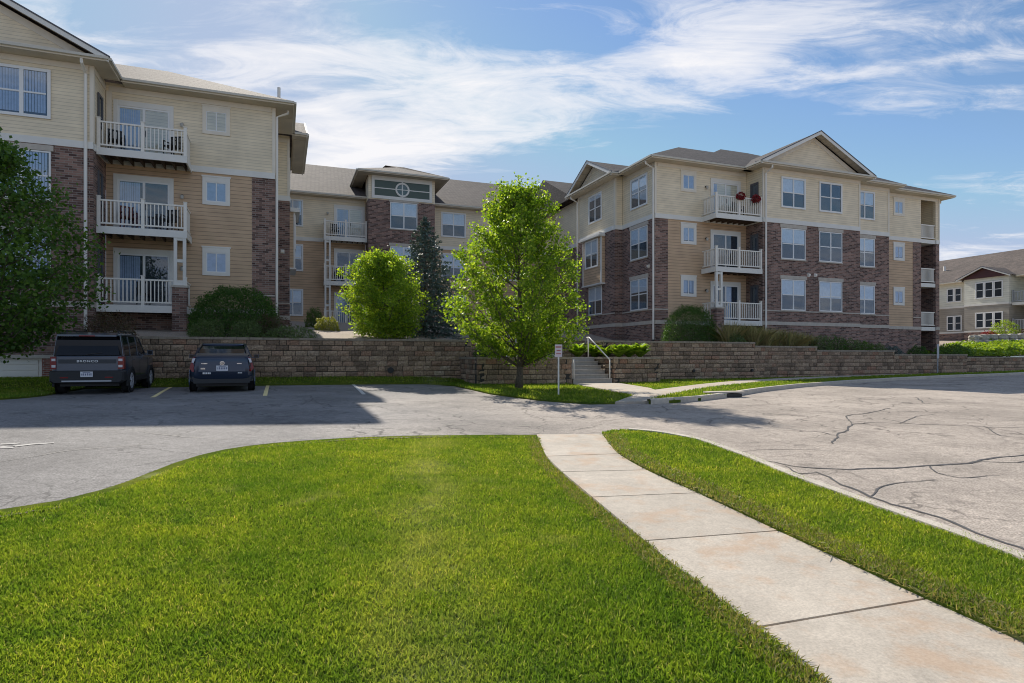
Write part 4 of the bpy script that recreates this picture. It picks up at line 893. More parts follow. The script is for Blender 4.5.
gm = MB(); gm.box(5.68, 9.32, 40.47, 40.49, 10.562, 11.558); BM.b(gm, 'tinted_pane', M['tower_glass'], wn)
mb = MB(); mb.box(7.48, 7.52, 40.425, 40.435, 10.7, 11.4); mb.box(7.15, 7.85, 40.425, 40.4349, 11.03, 11.07); BM.b(mb, 'round_muntin', M['white'], wn)
hip(BM, 4.55, 10.45, 39.8, 47.0, 12.0, .41, M['roof_l']) ; eaves(BM, 4.55, 10.45, 39.8, 44, 12.0, 'FLR', .72)
hip(BM, -7, 27, 41.4, 58.6, ZE - .1, .5, M['roof_l'], False, False)
eaves(BM, -1, 5.3, 41.4, 42.2, ZE - .1, 'F', .7); eaves(BM, 9.7, 19.2, 41.4, 42.2, ZE - .1, 'F', .7)
for s0, s1 in ((0, 5.2), (9.8, 18.8)): fbox(BM.part('frieze_board', M['trim']), 'F', 42, s0, s1, 0, .012, 10.3, 10.47)
BM.finish()
# ============ far right building (runs away to the right)
K = 1.0
def facadeG(B, face, plane, s0, s1, zs):
    for z0, z1, key in zs:
        fbox(B.part({'grey_siding': 'upper_siding', 'taupe': 'lower_siding', 'brick': 'brick_base', 'white': 'belt_board'}[key], M[key]), face, plane, s0, s1, -.2, .03 if key == 'white' else 0, z0, z1)
BF = Bld('apartment_building', 'two storey pale siding house far right with a maroon gable and dark windows', 61.8, 40, 1.5)
zz_ = [(1.0, 2.35, 'brick'), (2.35, 2.5, 'white'), (2.5, 4.85, 'taupe'), (4.85, 5.03, 'white'), (5.03, 7.5, 'grey_siding')]
U0 = 61.8
facadeG(BF, 'L', U0, 36.05, 39.95, zz_); facadeG(BF, 'F', 36.05, U0 + .2, U0 + 2.2, zz_)
facadeG(BF, 'L', U0 + .9, 39.95, 54, zz_); facadeG(BF, 'L', U0 + 2.2, 25, 36.05, zz_); facadeG(BF, 'F', 25, U0 + 2.4, 74, zz_)
def twin(face, plane, s0, s1, z0, z1, n): window(BF, face, plane, s0, s1, z0, z1, 'sid', 0, gm='dark_glass', halves=n)
for z0, z1 in ((2.7, 4.2), (5.5, 7.05)):
    for q in range(3): twin('L', U0, 36.55 + q * .8, 37.33 + q * .8, z0, z1, 1)
for z0, z1 in ((2.6, 4.1), (5.45, 6.85)):
    twin('L', U0 + .9, 40.75, 41.45, z0, z1, 1); twin('L', U0 + .9, 41.5, 42.2, z0, z1, 1)
for z in (2.4, 4.95):
    mb = MB(); mb.box(U0 + .3, U0 + 2.2, 31.0, 36.0, z - .25, z); o = BF.b(mb, 'balcony', M['white']); mb = MB(); railing(mb, (U0 + .35, 31.05), (U0 + .35, 35.95), z, posts=(0, 1), pitch=.12); BF.b(mb, 'railing', M['steel'], o)
    mb = MB(); fbox(mb, 'L', U0 + 2.2, 33.4, 34.3, .002, .05, z, z + 2.05); BF.b(mb, 'door', M['trim'])
z = 4.95; mb = MB(); mb.box(U0 - .6, U0 + .9, 43.2, 47, z - .2, z); o = BF.b(mb, 'balcony', M['white']); mb = MB(); railing(mb, (U0 - .55, 43.25), (U0 - .55, 46.9), z, posts=(0, 1), pitch=.12); railing(mb, (U0 - .55, 43.25), (U0 + .8, 43.25), z, posts=(), pitch=.12); BF.b(mb, 'railing', M['steel'], o)
mb = MB(); mb.box(U0 + .4, U0 + .55, 31.1, 31.25, 1.2, 7.4); BF.b(mb, 'column', M['vinyl'])
mb = MB(); mb.box(U0 - .5, U0 - .36, 43.3, 43.44, 1.2, 4.74); BF.b(mb, 'column', M['vinyl'])
downspout(BF, 'L', U0 + .9, 40.2, 1.2, 7.3, .5, False)
def hipv(B, u0, u1, v0, v1, z, slope, m, h0=True, h1=True):
    w = (u1 - u0) / 2; zr = z + w * slope; um = (u0 + u1) / 2; a = v0 + (w if h0 else 0); b_ = v1 - (w if h1 else 0)
    mb = MB(); mb.add([(u0, v0, z), (u1, v0, z), (u1, v1, z), (u0, v1, z), (um, a, zr), (um, b_, zr)], [(0, 1, 4), (1, 2, 5, 4), (2, 3, 5), (3, 0, 4, 5)]); B.b(mb, 'roof', m)
hipv(BF, U0 + .4, U0 + 18, 24.4, 70, 7.45, .41, M['roof_l'], True, False)
gable(BF, 'L', U0 - .5, 35.7, 40.4, 7.45, 4, M['roof_l'], .44, .3, 'maroon', pent=False, rake=.14)
eaves(BF, U0 + .4, U0 + 3, 40.4, 62, 7.45, 'L', .5); eaves(BF, U0 + .4, U0 + 3, 24.4, 35.7, 7.45, 'FL', 1.8)
mb = MB(); mb.tube([(66.5, 45, 9.2), (66.5, 45, 9.7)], .12, 8); BF.b(mb, 'roof_vent', M['vinyl'])
BF.finish(); K = 1.05
# ------------------------------------------------------------------ grass blades
def blades(name, poly, zf, dens, size, m, seed=1, cam_fall=True, width=.0034, tmax=60, tmin=0, lean=.75, label='short mown green grass', pxlim=True):
    r_ = np.random.default_rng(seed); xs = [p[0] for p in poly]; ys = [p[1] for p in poly]
    x0, x1, y0, y1 = min(xs), max(xs), max(min(ys), .5), max(ys); x0 = max(x0, -22); x1 = min(x1, 60)
    out = []; bands = [(2.2, 3.6), (3.6, 5), (5, 7), (7, 9.5), (9.5, 13), (13, 18), (18, 26), (26, 40)]
    for a, b in bands:
        a2, b2 = max(a, y0, tmin), min(b, y1, tmax)
        if a2 >= b2: continue
        mid = (a + b) / 2; d = dens * (min(1, (4.2 / mid)) ** 1.55); X0, X1 = max(x0, -.95 * b2 - .3), min(x1, .95 * b2 + .3)
        n = int(d * (X1 - X0) * (b2 - a2))
        if n <= 0: continue
        x = r_.uniform(X0, X1, n); y = r_.uniform(a2, b2, n); k = inpoly(x, y, poly); x, y = x[k], y[k]; n = len(x)
        clump = .6 + .4 * (np.sin(x * 3.1 + 1.3 * np.sin(y * 2.7)) * np.sin(y * 3.7 + 1.1 * np.sin(x * 2.3))) + .25 * np.sin(x * 9 + y * 3) * np.sin(y * 11 - x * 2)
        h = size * r_.uniform(.55, 1.25, n) * (.8 + .35 * clump); w = width * max(1, mid / 4.2) ** .8 * r_.uniform(.7, 1.3, n)
        az = r_.uniform(0, 2 * math.pi, n); ln = np.abs(r_.normal(0, lean, n)) + .12; la = r_.uniform(0, 2 * math.pi, n)
        z = np.asarray(zf(x, y)); dx, dy = np.cos(az) * w, np.sin(az) * w; tx, ty = np.cos(la) * ln * h, np.sin(la) * ln * h
        hz = h * np.sqrt(np.maximum(.15, 1 - ln ** 2 * .6))
        V = np.stack([np.stack([x - dx, y - dy, z - .005], 1), np.stack([x + dx, y + dy, z - .005], 1), np.stack([x + dx * .7 + tx * .45, y + dy * .7 + ty * .45, z + hz * .6], 1), np.stack([x + tx, y + ty, z + hz], 1)], 1).reshape(-1, 3)
        out.append(V)
    o = fast(name, np.concatenate(out), 4, m); o['kind'] = 'stuff'; o['label'] = label; o['category'] = 'grass'; return o
lawn_in = lawn_poly
lawn_cut = inset(road_edge, .17) + [(-16, 5), (-16, -3), (0, -3), (3.2, .2)] + [(x_ + .015, y_) for x_, y_ in sw_left[::-1][:-1]]
blades('grass', lawn_cut, lawn_z, 14000, .031, M['grass'], 1, label='sunlit mown lawn in the foreground left of the sidewalk')
blades('grass', verge_poly, lambda x, y: g(x, y) + .075, 14000, .031, M['grass'], 2, label='sunlit grass strip between the near sidewalk and the kerb')
blades('grass', bank, bankz, 5200, .07, M['grass'], 3, tmin=12, label='grass bank between the car park and the block walls')
blades('grass', bank2, lambda x, y: g(x, y) + .04, 5200, .07, M['grass'], 4, tmin=12, label='grass between the far sidewalk and the stepped wall')
blades('grass', far_lo + far_kerb[::-1], lambda x, y: g(x, y) + .075, 5200, .07, M['grass'], 5, tmin=12, label='narrow grass strip along the far kerb')

M['dry'] = leaf_mat('dry_grass', (.16, .17, .05), (.30, .26, .13), (.12, .17, .04), .3)
blades('dry_grass', sw_left[1:] + inset(sw_left, -.16)[::-1][:-1] if False else [(x_ + .02, y_) for x_, y_ in sw_left[1:]] + [(x_ - .17, y_ - .05) for x_, y_ in sw_left[::-1][:-1]], lambda x, y: lawn_z(x, y) + .004, 6500, .04, M['dry'], 11, lean=1.1, width=.004, label='dry trimmed grass along the left edge of the near sidewalk')
blades('dry_grass', [(x_ - .02, y_) for x_, y_ in sw_right[1:]] + [(x_ + .26, y_ + .08) for x_, y_ in sw_right[::-1][:-1]], lambda x, y: g(x, y) + .078, 5500, .042, M['dry'], 12, lean=1.1, width=.004, label='dry trimmed grass along the right edge of the near sidewalk')

# ------------------------------------------------------------------ foliage
def leafquads(cen, size, r_, up=.3, shape=(.5, .62), nrm=None, flat=0.0):
    """kite shaped leaves at the given centres, random orientation"""
    n = len(cen); cen = np.asarray(cen); size = np.broadcast_to(size, (n,)) * r_.uniform(.7, 1.25, n)
    nv = r_.normal(size=(n, 3)); nv[:, 2] += up
    if nrm is not None: nv = nv * (1 - flat) + nrm * flat * 2
    nv /= np.linalg.norm(nv, axis=1)[:, None]
    a = r_.normal(size=(n, 3)); a -= nv * np.sum(a * nv, 1)[:, None]; a /= np.linalg.norm(a, axis=1)[:, None]; b = np.cross(nv, a)
    s = size[:, None]; w = shape[0]
    V = np.stack([cen - a * s * .5, cen + b * s * w * .5 - a * s * .05 + nv * s * .08, cen + a * s * .5, cen - b * s * w * .5 - a * s * .05 + nv * s * .08], 1).reshape(-1, 3)
    return V
def broad_tree(name, label, cat, base, H, trunk_r, env, z0, n_limb, n_twig, n_leaf, leaf, lm, seed=3, spread=.30, fork=.3, group=None, ztop=.97, up=.55, lean=(0, 0), lobes=.12):
    """base (x,y,z); env(f) crown radius at crown height fraction f; z0 crown start height"""
    r_ = np.random.default_rng(seed); root = empty(name, base, 0, label, cat, group); mb = MB()
    top = np.array([lean[0], lean[1], H * .86])
    def tpos(f): return np.array([lean[0] * f + .06 * math.sin(f * 5), lean[1] * f + .05 * math.cos(f * 4), H * .86 * f])
    mb.tube([tpos(f) for f in np.linspace(0, 1, 12)], [trunk_r * (1.25 if f == 0 else 1) * (1 - .9 * f ** .9) + .008 for f in np.linspace(0, 1, 12)], 10)
    mb.build('trunk', M['bark'], root, smooth=True)
    lb = MB(); cs = []
    for i in range(n_limb):
        f = (i + r_.uniform(.2, .8)) / n_limb; hf = z0 / H + (ztop - z0 / H) * f; az = i * 2.399 + r_.uniform(-.4, .4)
        rad = env(f) * r_.uniform(.72, 1.05) * (1 + lobes * math.sin(3 * az + 6 * f + seed) * math.sin(9 * f + az)); end = np.array([math.cos(az) * rad, math.sin(az) * rad, 0]) + tpos(min(1, hf)) * [1, 1, 0]; end[2] = H * hf
        start = tpos(max(.12, min(.97, (hf * H - up * rad) / (H * .86)))); mid = (start + end) / 2 + np.array([0, 0, -.06 * rad]) + r_.normal(0, .05, 3)
        lb.tube([start, mid, end], [max(.012, trunk_r * .32 * (1 - f * .6)), .014, .006], 5)
        for j in range(n_twig):
            t = .28 + .75 * (j + r_.uniform(0, 1)) / n_twig; q = start * (1 - t) + end * t + r_.normal(0, spread * (.35 + .35 * rad / max(.3, env(.4))), 3) * [1, 1, .8]
            s_ = start * (1 - t * .85) + end * t * .85; lb.tube([s_, q], [.007, .003], 3, cap=False); cs.append(q)
    lb.build('limbs', M['bark'], root)
    cs = np.array(cs); n = len(cs); per = r_.poisson(n_leaf, n); idx = np.repeat(np.arange(n), per)
    off = r_.normal(0, 1, (len(idx), 3)) * (spread * .62) * [1, 1, .75]
    fast('crown', leafquads(cs[idx] + off, leaf, r_, .5, (.8, .6)), 4, lm, root)
    return root
LM_maple = leaf_mat('maple_leaf', (.085, .165, .014), (.175, .28, .025), (.36, .44, .06), .52)
LM_crab = leaf_mat('crab_leaf', (.11, .20, .020), (.21, .32, .032), (.38, .46, .055), .5)
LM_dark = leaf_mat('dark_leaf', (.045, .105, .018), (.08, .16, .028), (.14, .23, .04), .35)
LM_yew = leaf_mat('yew_leaf', (.032, .082, .018), (.060, .135, .028), (.11, .20, .045), .25)
LM_spruce = leaf_mat('spruce_needles', (.06, .095, .085), (.10, .145, .13), (.16, .21, .20), .08)
LM_hosta = leaf_mat('hosta_leaf', (.13, .24, .02), (.22, .34, .03), (.34, .44, .06), .40)
LM_yew.node_tree.nodes['Principled BSDF'].inputs['Specular IOR Level'].default_value = .08
LM_low = leaf_mat('low_shrub_leaf', (.07, .12, .04), (.12, .18, .06), (.20, .26, .10), .25)
LM_red = leaf_mat('reddish_leaf', (.09, .055, .035), (.13, .08, .05), (.10, .12, .05), .2)
LM_straw = leaf_mat('ornamental_grass', (.26, .24, .11), (.46, .39, .22), (.16, .22, .07), .35)
LM_ground = leaf_mat('groundcover_leaf', (.13, .22, .02), (.21, .31, .03), (.30, .38, .05), .35)
LM_yg = leaf_mat('gold_leaf', (.20, .22, .03), (.30, .30, .05), (.15, .2, .03), .3)
LM_flower = leaf_mat('flower_petals', (.20, .012, .02), (.32, .03, .04), (.10, .03, .03), .2)
def wp(px, t): return ((px - 512) / F_PX * t, t)
x, y = wp(519, 20.6); zb = float(bankz(x, y))
broad_tree('maple_tree', 'young maple with bright sunlit crown on the grass in front of the steps', 'tree', (x, y, zb - .03), 7.15, .115,
    lambda f: np.interp(f, [0, .08, .25, .45, .62, .8, .92, 1], [1.7, 2.3, 2.65, 2.6, 2.15, 1.55, .95, .3]), 1.65, 100, 9, 44, .092, LM_maple, 5, .20, up=.85, lobes=.27)
x, y = wp(384, 25.6); u_, v_ = w2uv(x, y); zb = float(T(u_, v_))
broad_tree('round_tree', 'low rounded light green tree on the gravel bed above the long wall', 'tree', (x, y, zb - .05), 3.75, .07,
    lambda f: np.interp(f, [0, .15, .4, .65, .85, 1], [1.25, 1.6, 1.8, 1.65, 1.2, .5]), .12, 110, 9, 34, .085, LM_crab, 9, .20, up=.3, lobes=.3)
x, y = -14.75, 17.0; zb = gz(x, y)
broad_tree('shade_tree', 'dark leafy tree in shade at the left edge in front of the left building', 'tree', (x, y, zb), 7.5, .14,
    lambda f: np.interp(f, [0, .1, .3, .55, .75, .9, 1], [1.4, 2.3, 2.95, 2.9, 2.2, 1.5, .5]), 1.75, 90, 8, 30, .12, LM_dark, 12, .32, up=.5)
# spruce
def spruce(label, x, y, z, H, rad, seed=2):
    r_ = np.random.default_rng(seed); root = empty('spruce_tree', (x, y, z), 0, label, 'spruce'); mb = MB()
    mb.tube([(0, 0, -.1), (0, 0, H * .5), (0, 0, H)], [.11, .07, .01], 8); mb.build('trunk', M['bark'], root, smooth=True)
    cs = []; nr = []; lb = MB(); nlev = 24
    for i in range(nlev):
        f = i / (nlev - 1); zz_ = H * (.05 + .93 * f); R_ = rad * (1 - f) ** .85 + .07; nb = int(6 + 10 * (1 - f))
        for j in range(nb):
            az = 2 * math.pi * (j + r_.uniform(-.3, .3)) / nb + i * .7; L_ = R_ * r_.uniform(.78, 1.1); d = np.array([math.cos(az), math.sin(az), -.28 + .35 * f])
            tip = np.array([0, 0, zz_]) + d * L_; tip[2] += .12 * L_; lb.tube([(0, 0, zz_), tuple(tip)], [.014, .004], 4, cap=False)
            n = int(60 * L_ / rad) + 26; t = r_.uniform(.12, 1, n) ** .7
            side = np.array([-d[1], d[0], 0]); p = np.array([0, 0, zz_]) + t[:, None] * (tip - [0, 0, zz_]) + side * (r_.normal(0, 1, n) * .13 * (1.15 - t) * L_)[:, None] + r_.normal(0, .025, (n, 3)); p[:, 2] -= np.abs(r_.normal(0, .05, n)); cs.append(p)
    lb.build('limbs', M['bark'], root); fast('crown', leafquads(np.concatenate(cs),   .13, r_, .6, (.5, .5)), 4, LM_spruce, root)
x, y = wp(425, 28.4); u_, v_ = w2uv(x, y)
spruce('dark blue-green spruce between the round tree and the maple', x, y, float(T(u_, v_)) - .1, 5.6, 2.45)
def mound(name, label, cat, x, y, z, rx, ry, h, lm, n, leaf, seed=1, group=None, rot=THETA, lump=.12, up=.3, shape=(.5, .6), power=2.3, fill=.35):
    """clipped or naturally rounded shrub: leaves through the outer volume plus stems inside"""
    r_ = np.random.default_rng(seed); root = empty(name, (x, y, z), rot, label, cat, group)
    d = r_.normal(size=(n, 3)); d[:, 2] = np.abs(d[:, 2]) * 1.0; d /= np.linalg.norm(d, axis=1)[:, None]
    bump_ = 1 + lump * (np.sin(d[:, 0] * 7 + seed) * np.sin(d[:, 1] * 6 + 2 * seed) + .6 * np.sin(d[:, 2] * 11 + d[:, 0] * 9)) + r_.normal(0, .035, n)
    rr_ = np.where(r_.uniform(size=n) < fill, r_.uniform(.45, 1, n), r_.uniform(.9, 1.03, n)) * bump_
    e = (np.abs(d[:, 0]) ** power + np.abs(d[:, 1]) ** power + np.abs(d[:, 2]) ** power) ** (-1 / power)
    p = d * (rr_ * e)[:, None] * [rx, ry, h]
    fast('foliage', leafquads(p, leaf, r_, up, shape, d, .25), 4, lm, root)
    mb = MB()
    for i in range(10):
        a = 2 * math.pi * i / 10; mb.tube([(.05 * math.cos(a), .05 * math.sin(a), -.05), (rx * .5 * math.cos(a), ry * .5 * math.sin(a), h * .55), (rx * .75 * math.cos(a), ry * .75 * math.sin(a), h * .75)], [.02, .012, .005], 4, cap=False)
    mb.build('stems', M['bark'], root); return root
def at_px(px, v, zoff=0, f=T):
    a = (px - 512) / F_PX; t = v / (CT - ST * a); x, y = a * t, t; u_, v_ = w2uv(x, y); return x, y, float(f(u_, v_)) + zoff
x, y, z = at_px(236, 26.7, -.1); mound('yew_shrub', 'large domed dark evergreen shrub against the left building', 'shrub', x, y, z, 1.66, 1.3, 1.95, LM_yew, 21000, .075, 3, lump=.03, fill=.25)
x, y, z = at_px(690, 27.4, -.12); mound('yew_shrub', 'large round dark evergreen shrub at the right building beside the balcony pier', 'shrub', x, y, z, 1.46, 1.1, 2.3, LM_yew, 18000, .07, 5, lump=.02, power=2.6, fill=.25)
sh = 'low shrubs along the top of the long wall'
for i, (px, v, rx, h, lm, nm, lab, sd) in enumerate([
    (110, 26.0, .85, .68, LM_red, 'low_shrub', 'small brownish shrub above the dark suv under the lowest left balcony', 3),
    (207, 25.3, .62, .55, LM_low, 'low_shrub', 'small round green shrub beside the brick balcony pier', 4),
    (246, 25.2, .55, .55, LM_low, 'low_shrub', 'small round grey-green shrub in front of the large domed evergreen', 5),
    (271, 25.9, .75, .68, LM_red, 'low_shrub', 'reddish brown shrub under the white downspout of the left building', 6),
    (291, 25.1, .95, .42, LM_low, 'low_shrub', 'wide low spreading green shrub above the wall near the bare gravel', 7),
    (314, 32, .42, .75, LM_dark, 'low_shrub', 'small dark upright shrub near the first middle windows', 8),
    (327, 30, .55, .52, LM_yg, 'low_shrub', 'small yellow-tipped shrub on the gravel left of the round tree', 9)]):
    x, y, z = at_px(px, v - .1, -.05); mound(nm, lab, 'shrub', x, y, z, rx, min(.6, rx * .8), h * 1.25, lm, 3200, .06, sd, sh)
# ornamental grasses and perennials along the right building
def grass_clump(label, x, y, z, h, w, seed, lm=LM_straw, n=520, group='ornamental grasses in front of the right building'):
    r_ = np.random.default_rng(seed); root = empty('ornamental_grass', (x, y, z), 0, label, 'ornamental grass', group)
    az = r_.uniform(0, 6.283, n); r0 = r_.uniform(0, w * .3, n); ln = np.abs(r_.normal(0, .28, n)); hh = h * r_.uniform(.55, 1.08, n); wd = .011 * r_.uniform(.6, 1.4, n)
    b0 = np.stack([np.cos(az) * r0, np.sin(az) * r0, np.zeros(n)], 1); d = np.stack([np.cos(az) * ln, np.sin(az) * ln, np.sqrt(1 - np.minimum(.8, ln ** 2))], 1); a2 = az + 1.57 + r_.normal(0, .8, n)
    s = np.stack([np.cos(a2), np.sin(a2), np.zeros(n)], 1) * wd[:, None]; m1 = b0 + d * hh[:, None] * .6; tip = b0 + d * hh[:, None] + np.stack([np.cos(az), np.sin(az), -np.ones(n) * .4], 1) * (ln * hh * .35)[:, None]
    fast('blades', np.stack([b0 - s, b0 + s, m1 + s * .8, tip, m1 - s * .8], 1).reshape(-1, 5 * 3).reshape(-1, 3), 5, lm, root)
pos = [729, 741, 753, 765, 777, 789, 800, 811]
wrd = ['right beside the brick pier', 'second from the brick pier', 'left of the white downspout', 'just behind the white downspout', 'below the left windows of the gable block', 'below the second pair of windows', 'before the greener low shrubs', 'at the right end of the straw-coloured row']
for i, px in enumerate(pos):
    x, y, z = at_px(px, 25.9 + .25 * math.sin(i * 2), -.05); grass_clump('tall straw-coloured grass clump ' + wrd[i], x, y, z, 1.45 - .05 * i, .6, 30 + i)
for i, (px, r0, h, lm, w_) in enumerate([(736, .5, .5, LM_low, 'under the lowest right balcony'), (822, .6, .62, LM_low, 'right of the straw-coloured grasses'), (836, .7, .66, LM_yew, 'second from the straw-coloured grasses'), (850, .62, .6, LM_low, 'midway below the right windows'), (863, .62, .55, LM_dark, 'near the step down in the wall top'), (877, .6, .48, LM_low, 'grey-green and left of the tan siding strip'), (892, .65, .42, LM_spruce, 'blue-green below the tan siding strip'), (918, .6, .42, LM_yew, 'beside the dark corner opening of the right building')]):
    x, y, z = at_px(px, 25.6, -.05); mound('low_shrub', 'low shrub ' + w_, 'shrub', x, y, z, r0, .5, h * 1.5, lm, 2200, .07, 60 + i, 'low shrubs in front of the right building')
x, y, z = at_px(597, 36.5, -.05); mound('low_shrub', 'small pale dry shrub at the foot of the courtyard face of the right building', 'shrub', x, y, z, .5, .5, .5, LM_straw, 900, .08, 77)
# hostas
def hosta(label, x, y, z, r0, seed, lm=LM_hosta, group='bright green hostas beside the steps'):
    r_ = np.random.default_rng(seed); root = empty('hosta', (x, y, z), 0, label, 'hosta', group); n = 120; vs = []
    for i in range(n):
        az = r_.uniform(0, 6.283); el = r_.uniform(.5, 1.45); L_ = r0 * r_.uniform(.75, 1.05); w = L_ * .20; d = np.array([math.cos(az), math.sin(az), 0]); s = np.array([-d[1], d[0], 0]) * w
        pts = []
        for k in range(5):
            t = k / 4; rr_ = L_ * (t * math.cos(el) + .35 * t * t * math.sin(el)); zz_ = L_ * (t * math.sin(el) * 2.1 - .95 * t * t * math.sin(el)) ; pts.append(d * rr_ + np.array([0, 0, zz_]))
        ws = [.15, .8, 1, .65, .0]
        for k in range(4):
            a, b = pts[k], pts[k + 1]; vs += [a - s * ws[k], a + s * ws[k], b + s * ws[k + 1], b - s * ws[k + 1]]
    fast('leaves', np.array(vs), 4, lm, root)
for i, (px, v, r0, w_) in enumerate([(578, 24.9, .62, 'left of the top handrail post'), (595, 25.0, .62, 'just right of the top handrail post'), (606, 24.2, .5, 'behind the sloping handrail'), (619, 23.4, .58, 'third from the right end of the planter'), (629, 23.5, .55, 'second from the right end of the planter'), (640, 23.3, .60, 'at the right end of the planter wall')]):
    x, y, z = at_px(px, v, -.06, flatf(0)); hosta('bright green hosta ' + w_, x, y, z, r0, 80 + i)
for i, (px, v, r0, w_) in enumerate([(499, 23.2, .5, 'in sun left of the maple trunk'), (512, 23.4, .45, 'right behind the maple trunk')]):
    x, y, z = at_px(px, v, -.07, flatf(0)); hosta('yellow-green hosta ' + w_, x, y, z, r0, 90 + i)
for i, (px, v, w_) in enumerate([(489, 23.6, 'behind the left end of the planter wall'), (528, 23.7, 'between the maple trunk and the small sign'), (540, 23.9, 'next to the upper steps')]):
    x, y, z = at_px(px, v, -.07, flatf(0)); mound('low_shrub', 'dark low shrub ' + w_, 'shrub', x, y, z, .6, .5, .55, LM_yew, 1800, .06, 95 + i, 'dark shrubs in the shaded planter')
# far right: ground cover, boulders, shrubs
def cover(name, label, u0, u1, v0, v1, lm, n, seed, size=.22, h=.28, cond=None):
    r_ = np.random.default_rng(seed); u = r_.uniform(u0, u1, n); v = r_.uniform(v0, v1, n)
    if cond is not None: k = cond(u, v); u, v = u[k], v[k]
    z = T(u, v) + r_.uniform(0, h, len(u)) * (1 + .5 * np.sin(u * 2) * np.sin(v * 2)); X, Y = u * CT - v * ST, u * ST + v * CT
    o = fast(name, leafquads(np.stack([X, Y, z], 1), size, r_, 1.2, (.7, .6)), 4, lm); o['kind'] = 'stuff'; o['label'] = label; o['category'] = 'ground cover'
cover('ground_cover', 'sunlit bright green ground cover above the far end of the wall', 42.5, 57, 25.2, 42, LM_ground, 26000, 5, .22, .35, lambda u, v: (v < 31 + .35 * (u - 43) + .6 * np.sin(u)) )
def boulder(label, x, y, z, w, d, h, seed):
    r_ = random.Random(seed); bm = bmesh.new(); bmesh.ops.create_icosphere(bm, subdivisions=3, radius=1)
    for v in bm.verts:
        c = v.co.copy(); m_ = max(abs(c.x), abs(c.y), abs(c.z)); c = c.lerp(c / m_, .62)
        k = 1 + .07 * math.sin(c.x * 5 + seed) * math.sin(c.y * 4 + seed * 2) + .05 * math.sin(c.z * 7 + seed); v.co = Vector((c.x * w / 2 * k, c.y * d / 2 * k, c.z * h / 2 * k + h * .42))
    me = bpy.data.meshes.new('boulder'); bm.to_mesh(me); bm.free(); me.materials.append(M['boulder']); o = link('boulder', me); o.location = (x, y, z); o.rotation_euler = (0, 0, THETA + r_.uniform(-.2, .2))
    tag(o, label, 'boulder', 'limestone boulders in the far row')
bl = ['at the left end of the upper row', 'second in the upper row', 'third in the upper row', 'fourth in the upper row', 'fifth in the upper row', 'sixth in the upper row', 'at the right end of the upper row']
for i in range(7):
    a = (974 + i * 9.5 - 512) / F_PX; t = 51.5; x, y = a * t, t; u_, v_ = w2uv(x, y); boulder('grey limestone boulder ' + bl[i], x, y, float(T(u_, v_)) + .38, .95, .6, .55, i)
bl = ['at the left end of the lower row', 'second in the lower row', 'third in the lower row', 'fourth in the lower row', 'fifth in the lower row', 'at the right end of the lower row']
for i in range(6):
    a = (979 + i * 9.8 - 512) / F_PX; t = 51.0; x, y = a * t, t; u_, v_ = w2uv(x, y); boulder('pale limestone boulder ' + bl[i], x, y, float(T(u_, v_)) - .02, .95, .6, .5, 20 + i)
def far_mound(px, t, dz, **k):
    a = (px - 512) / F_PX; x, y = a * t, t; u_, v_ = w2uv(x, y); mound(x=x, y=y, z=float(T(u_, v_)) + dz, **k)
far_mound(1005, 53, .4, name='round_shrub', label='light green open shrub above the boulders at the far building', cat='shrub', rx=1.1, ry=1.0, h=1.55, lm=LM_ground, n=1500, leaf=.14, seed=6)
far_mound(989, 53, .5, name='low_shrub', label='small dark red shrub above the boulders', cat='shrub', rx=.65, ry=.6, h=.6, lm=LM_flower, n=900, leaf=.1, seed=7)
far_mound(1022, 53, .6, name='low_shrub', label='small reddish shrub at the right edge above the boulders', cat='shrub', rx=.6, ry=.6, h=.55, lm=LM_red, n=900, leaf=.1, seed=8)
x, y, z = at_px(952, 25.6, -.05); mound('flowering_shrub', 'dark green shrub with a few white flowers above the wall right of the pole', 'shrub', x, y, z, 1.25, .8, .75, LM_dark, 3500, .09, 8)
M['worn'] = flat('worn_paint', (.42, .40, .37), .85, var=.25, vscale=14)
# ------------------------------------------------------------------ road paint, cracks, drain
def ribbon_line(mb, pts, w, dz, jitter=0, seed=0, taper=True):
    r_ = random.Random(seed); P_ = np.array(pts); d = np.r_[0, np.cumsum(np.hypot(*np.diff(P_, axis=0).T))]; n = max(3, int(d[-1] / .12)); s = np.linspace(0, d[-1], n)
    X = np.interp(s, d, P_[:, 0]); Y = np.interp(s, d, P_[:, 1])
    for i in range(1, n - 1): X[i] += jitter * (math.sin(i * .9 + seed) * .6 + r_.uniform(-1, 1) * .5); Y[i] += jitter * (math.cos(i * .7 + seed * 2) * .6 + r_.uniform(-1, 1) * .5)
    vs = []
    for i in range(n):
        a, b = max(0, i - 1), min(n - 1, i + 1); dx, dy = X[b] - X[a], Y[b] - Y[a]; l = math.hypot(dx, dy) + 1e-9; ww = w / 2 * ((.35 + .65 * math.sin(math.pi * (i + .5) / n) ** .5) if taper else 1) * (1 + (r_.uniform(-.35, .35) if jitter else 0))
        for q in (-1, 1): x, y = X[i] - dy / l * ww * q, Y[i] + dx / l * ww * q; vs.append((x, y, gz(x, y) + dz))
    mb.add(vs, [(2 * i, 2 * i + 1, 2 * i + 3, 2 * i + 2) for i in range(n - 1)])
for m_, a, b in (('yellow', (175, 385.2), (152.5, 397.5)), ('yellow', (268.3, 384.2), (265, 396)), ('whiteline', (351, 382.8), (364, 394.5))):
    mb = MB(); ribbon_line(mb, [P(*a), P(*b)], .11, .006, taper=False); tag(mb.build('parking_line', M[m_], fix=False), kind='structure')
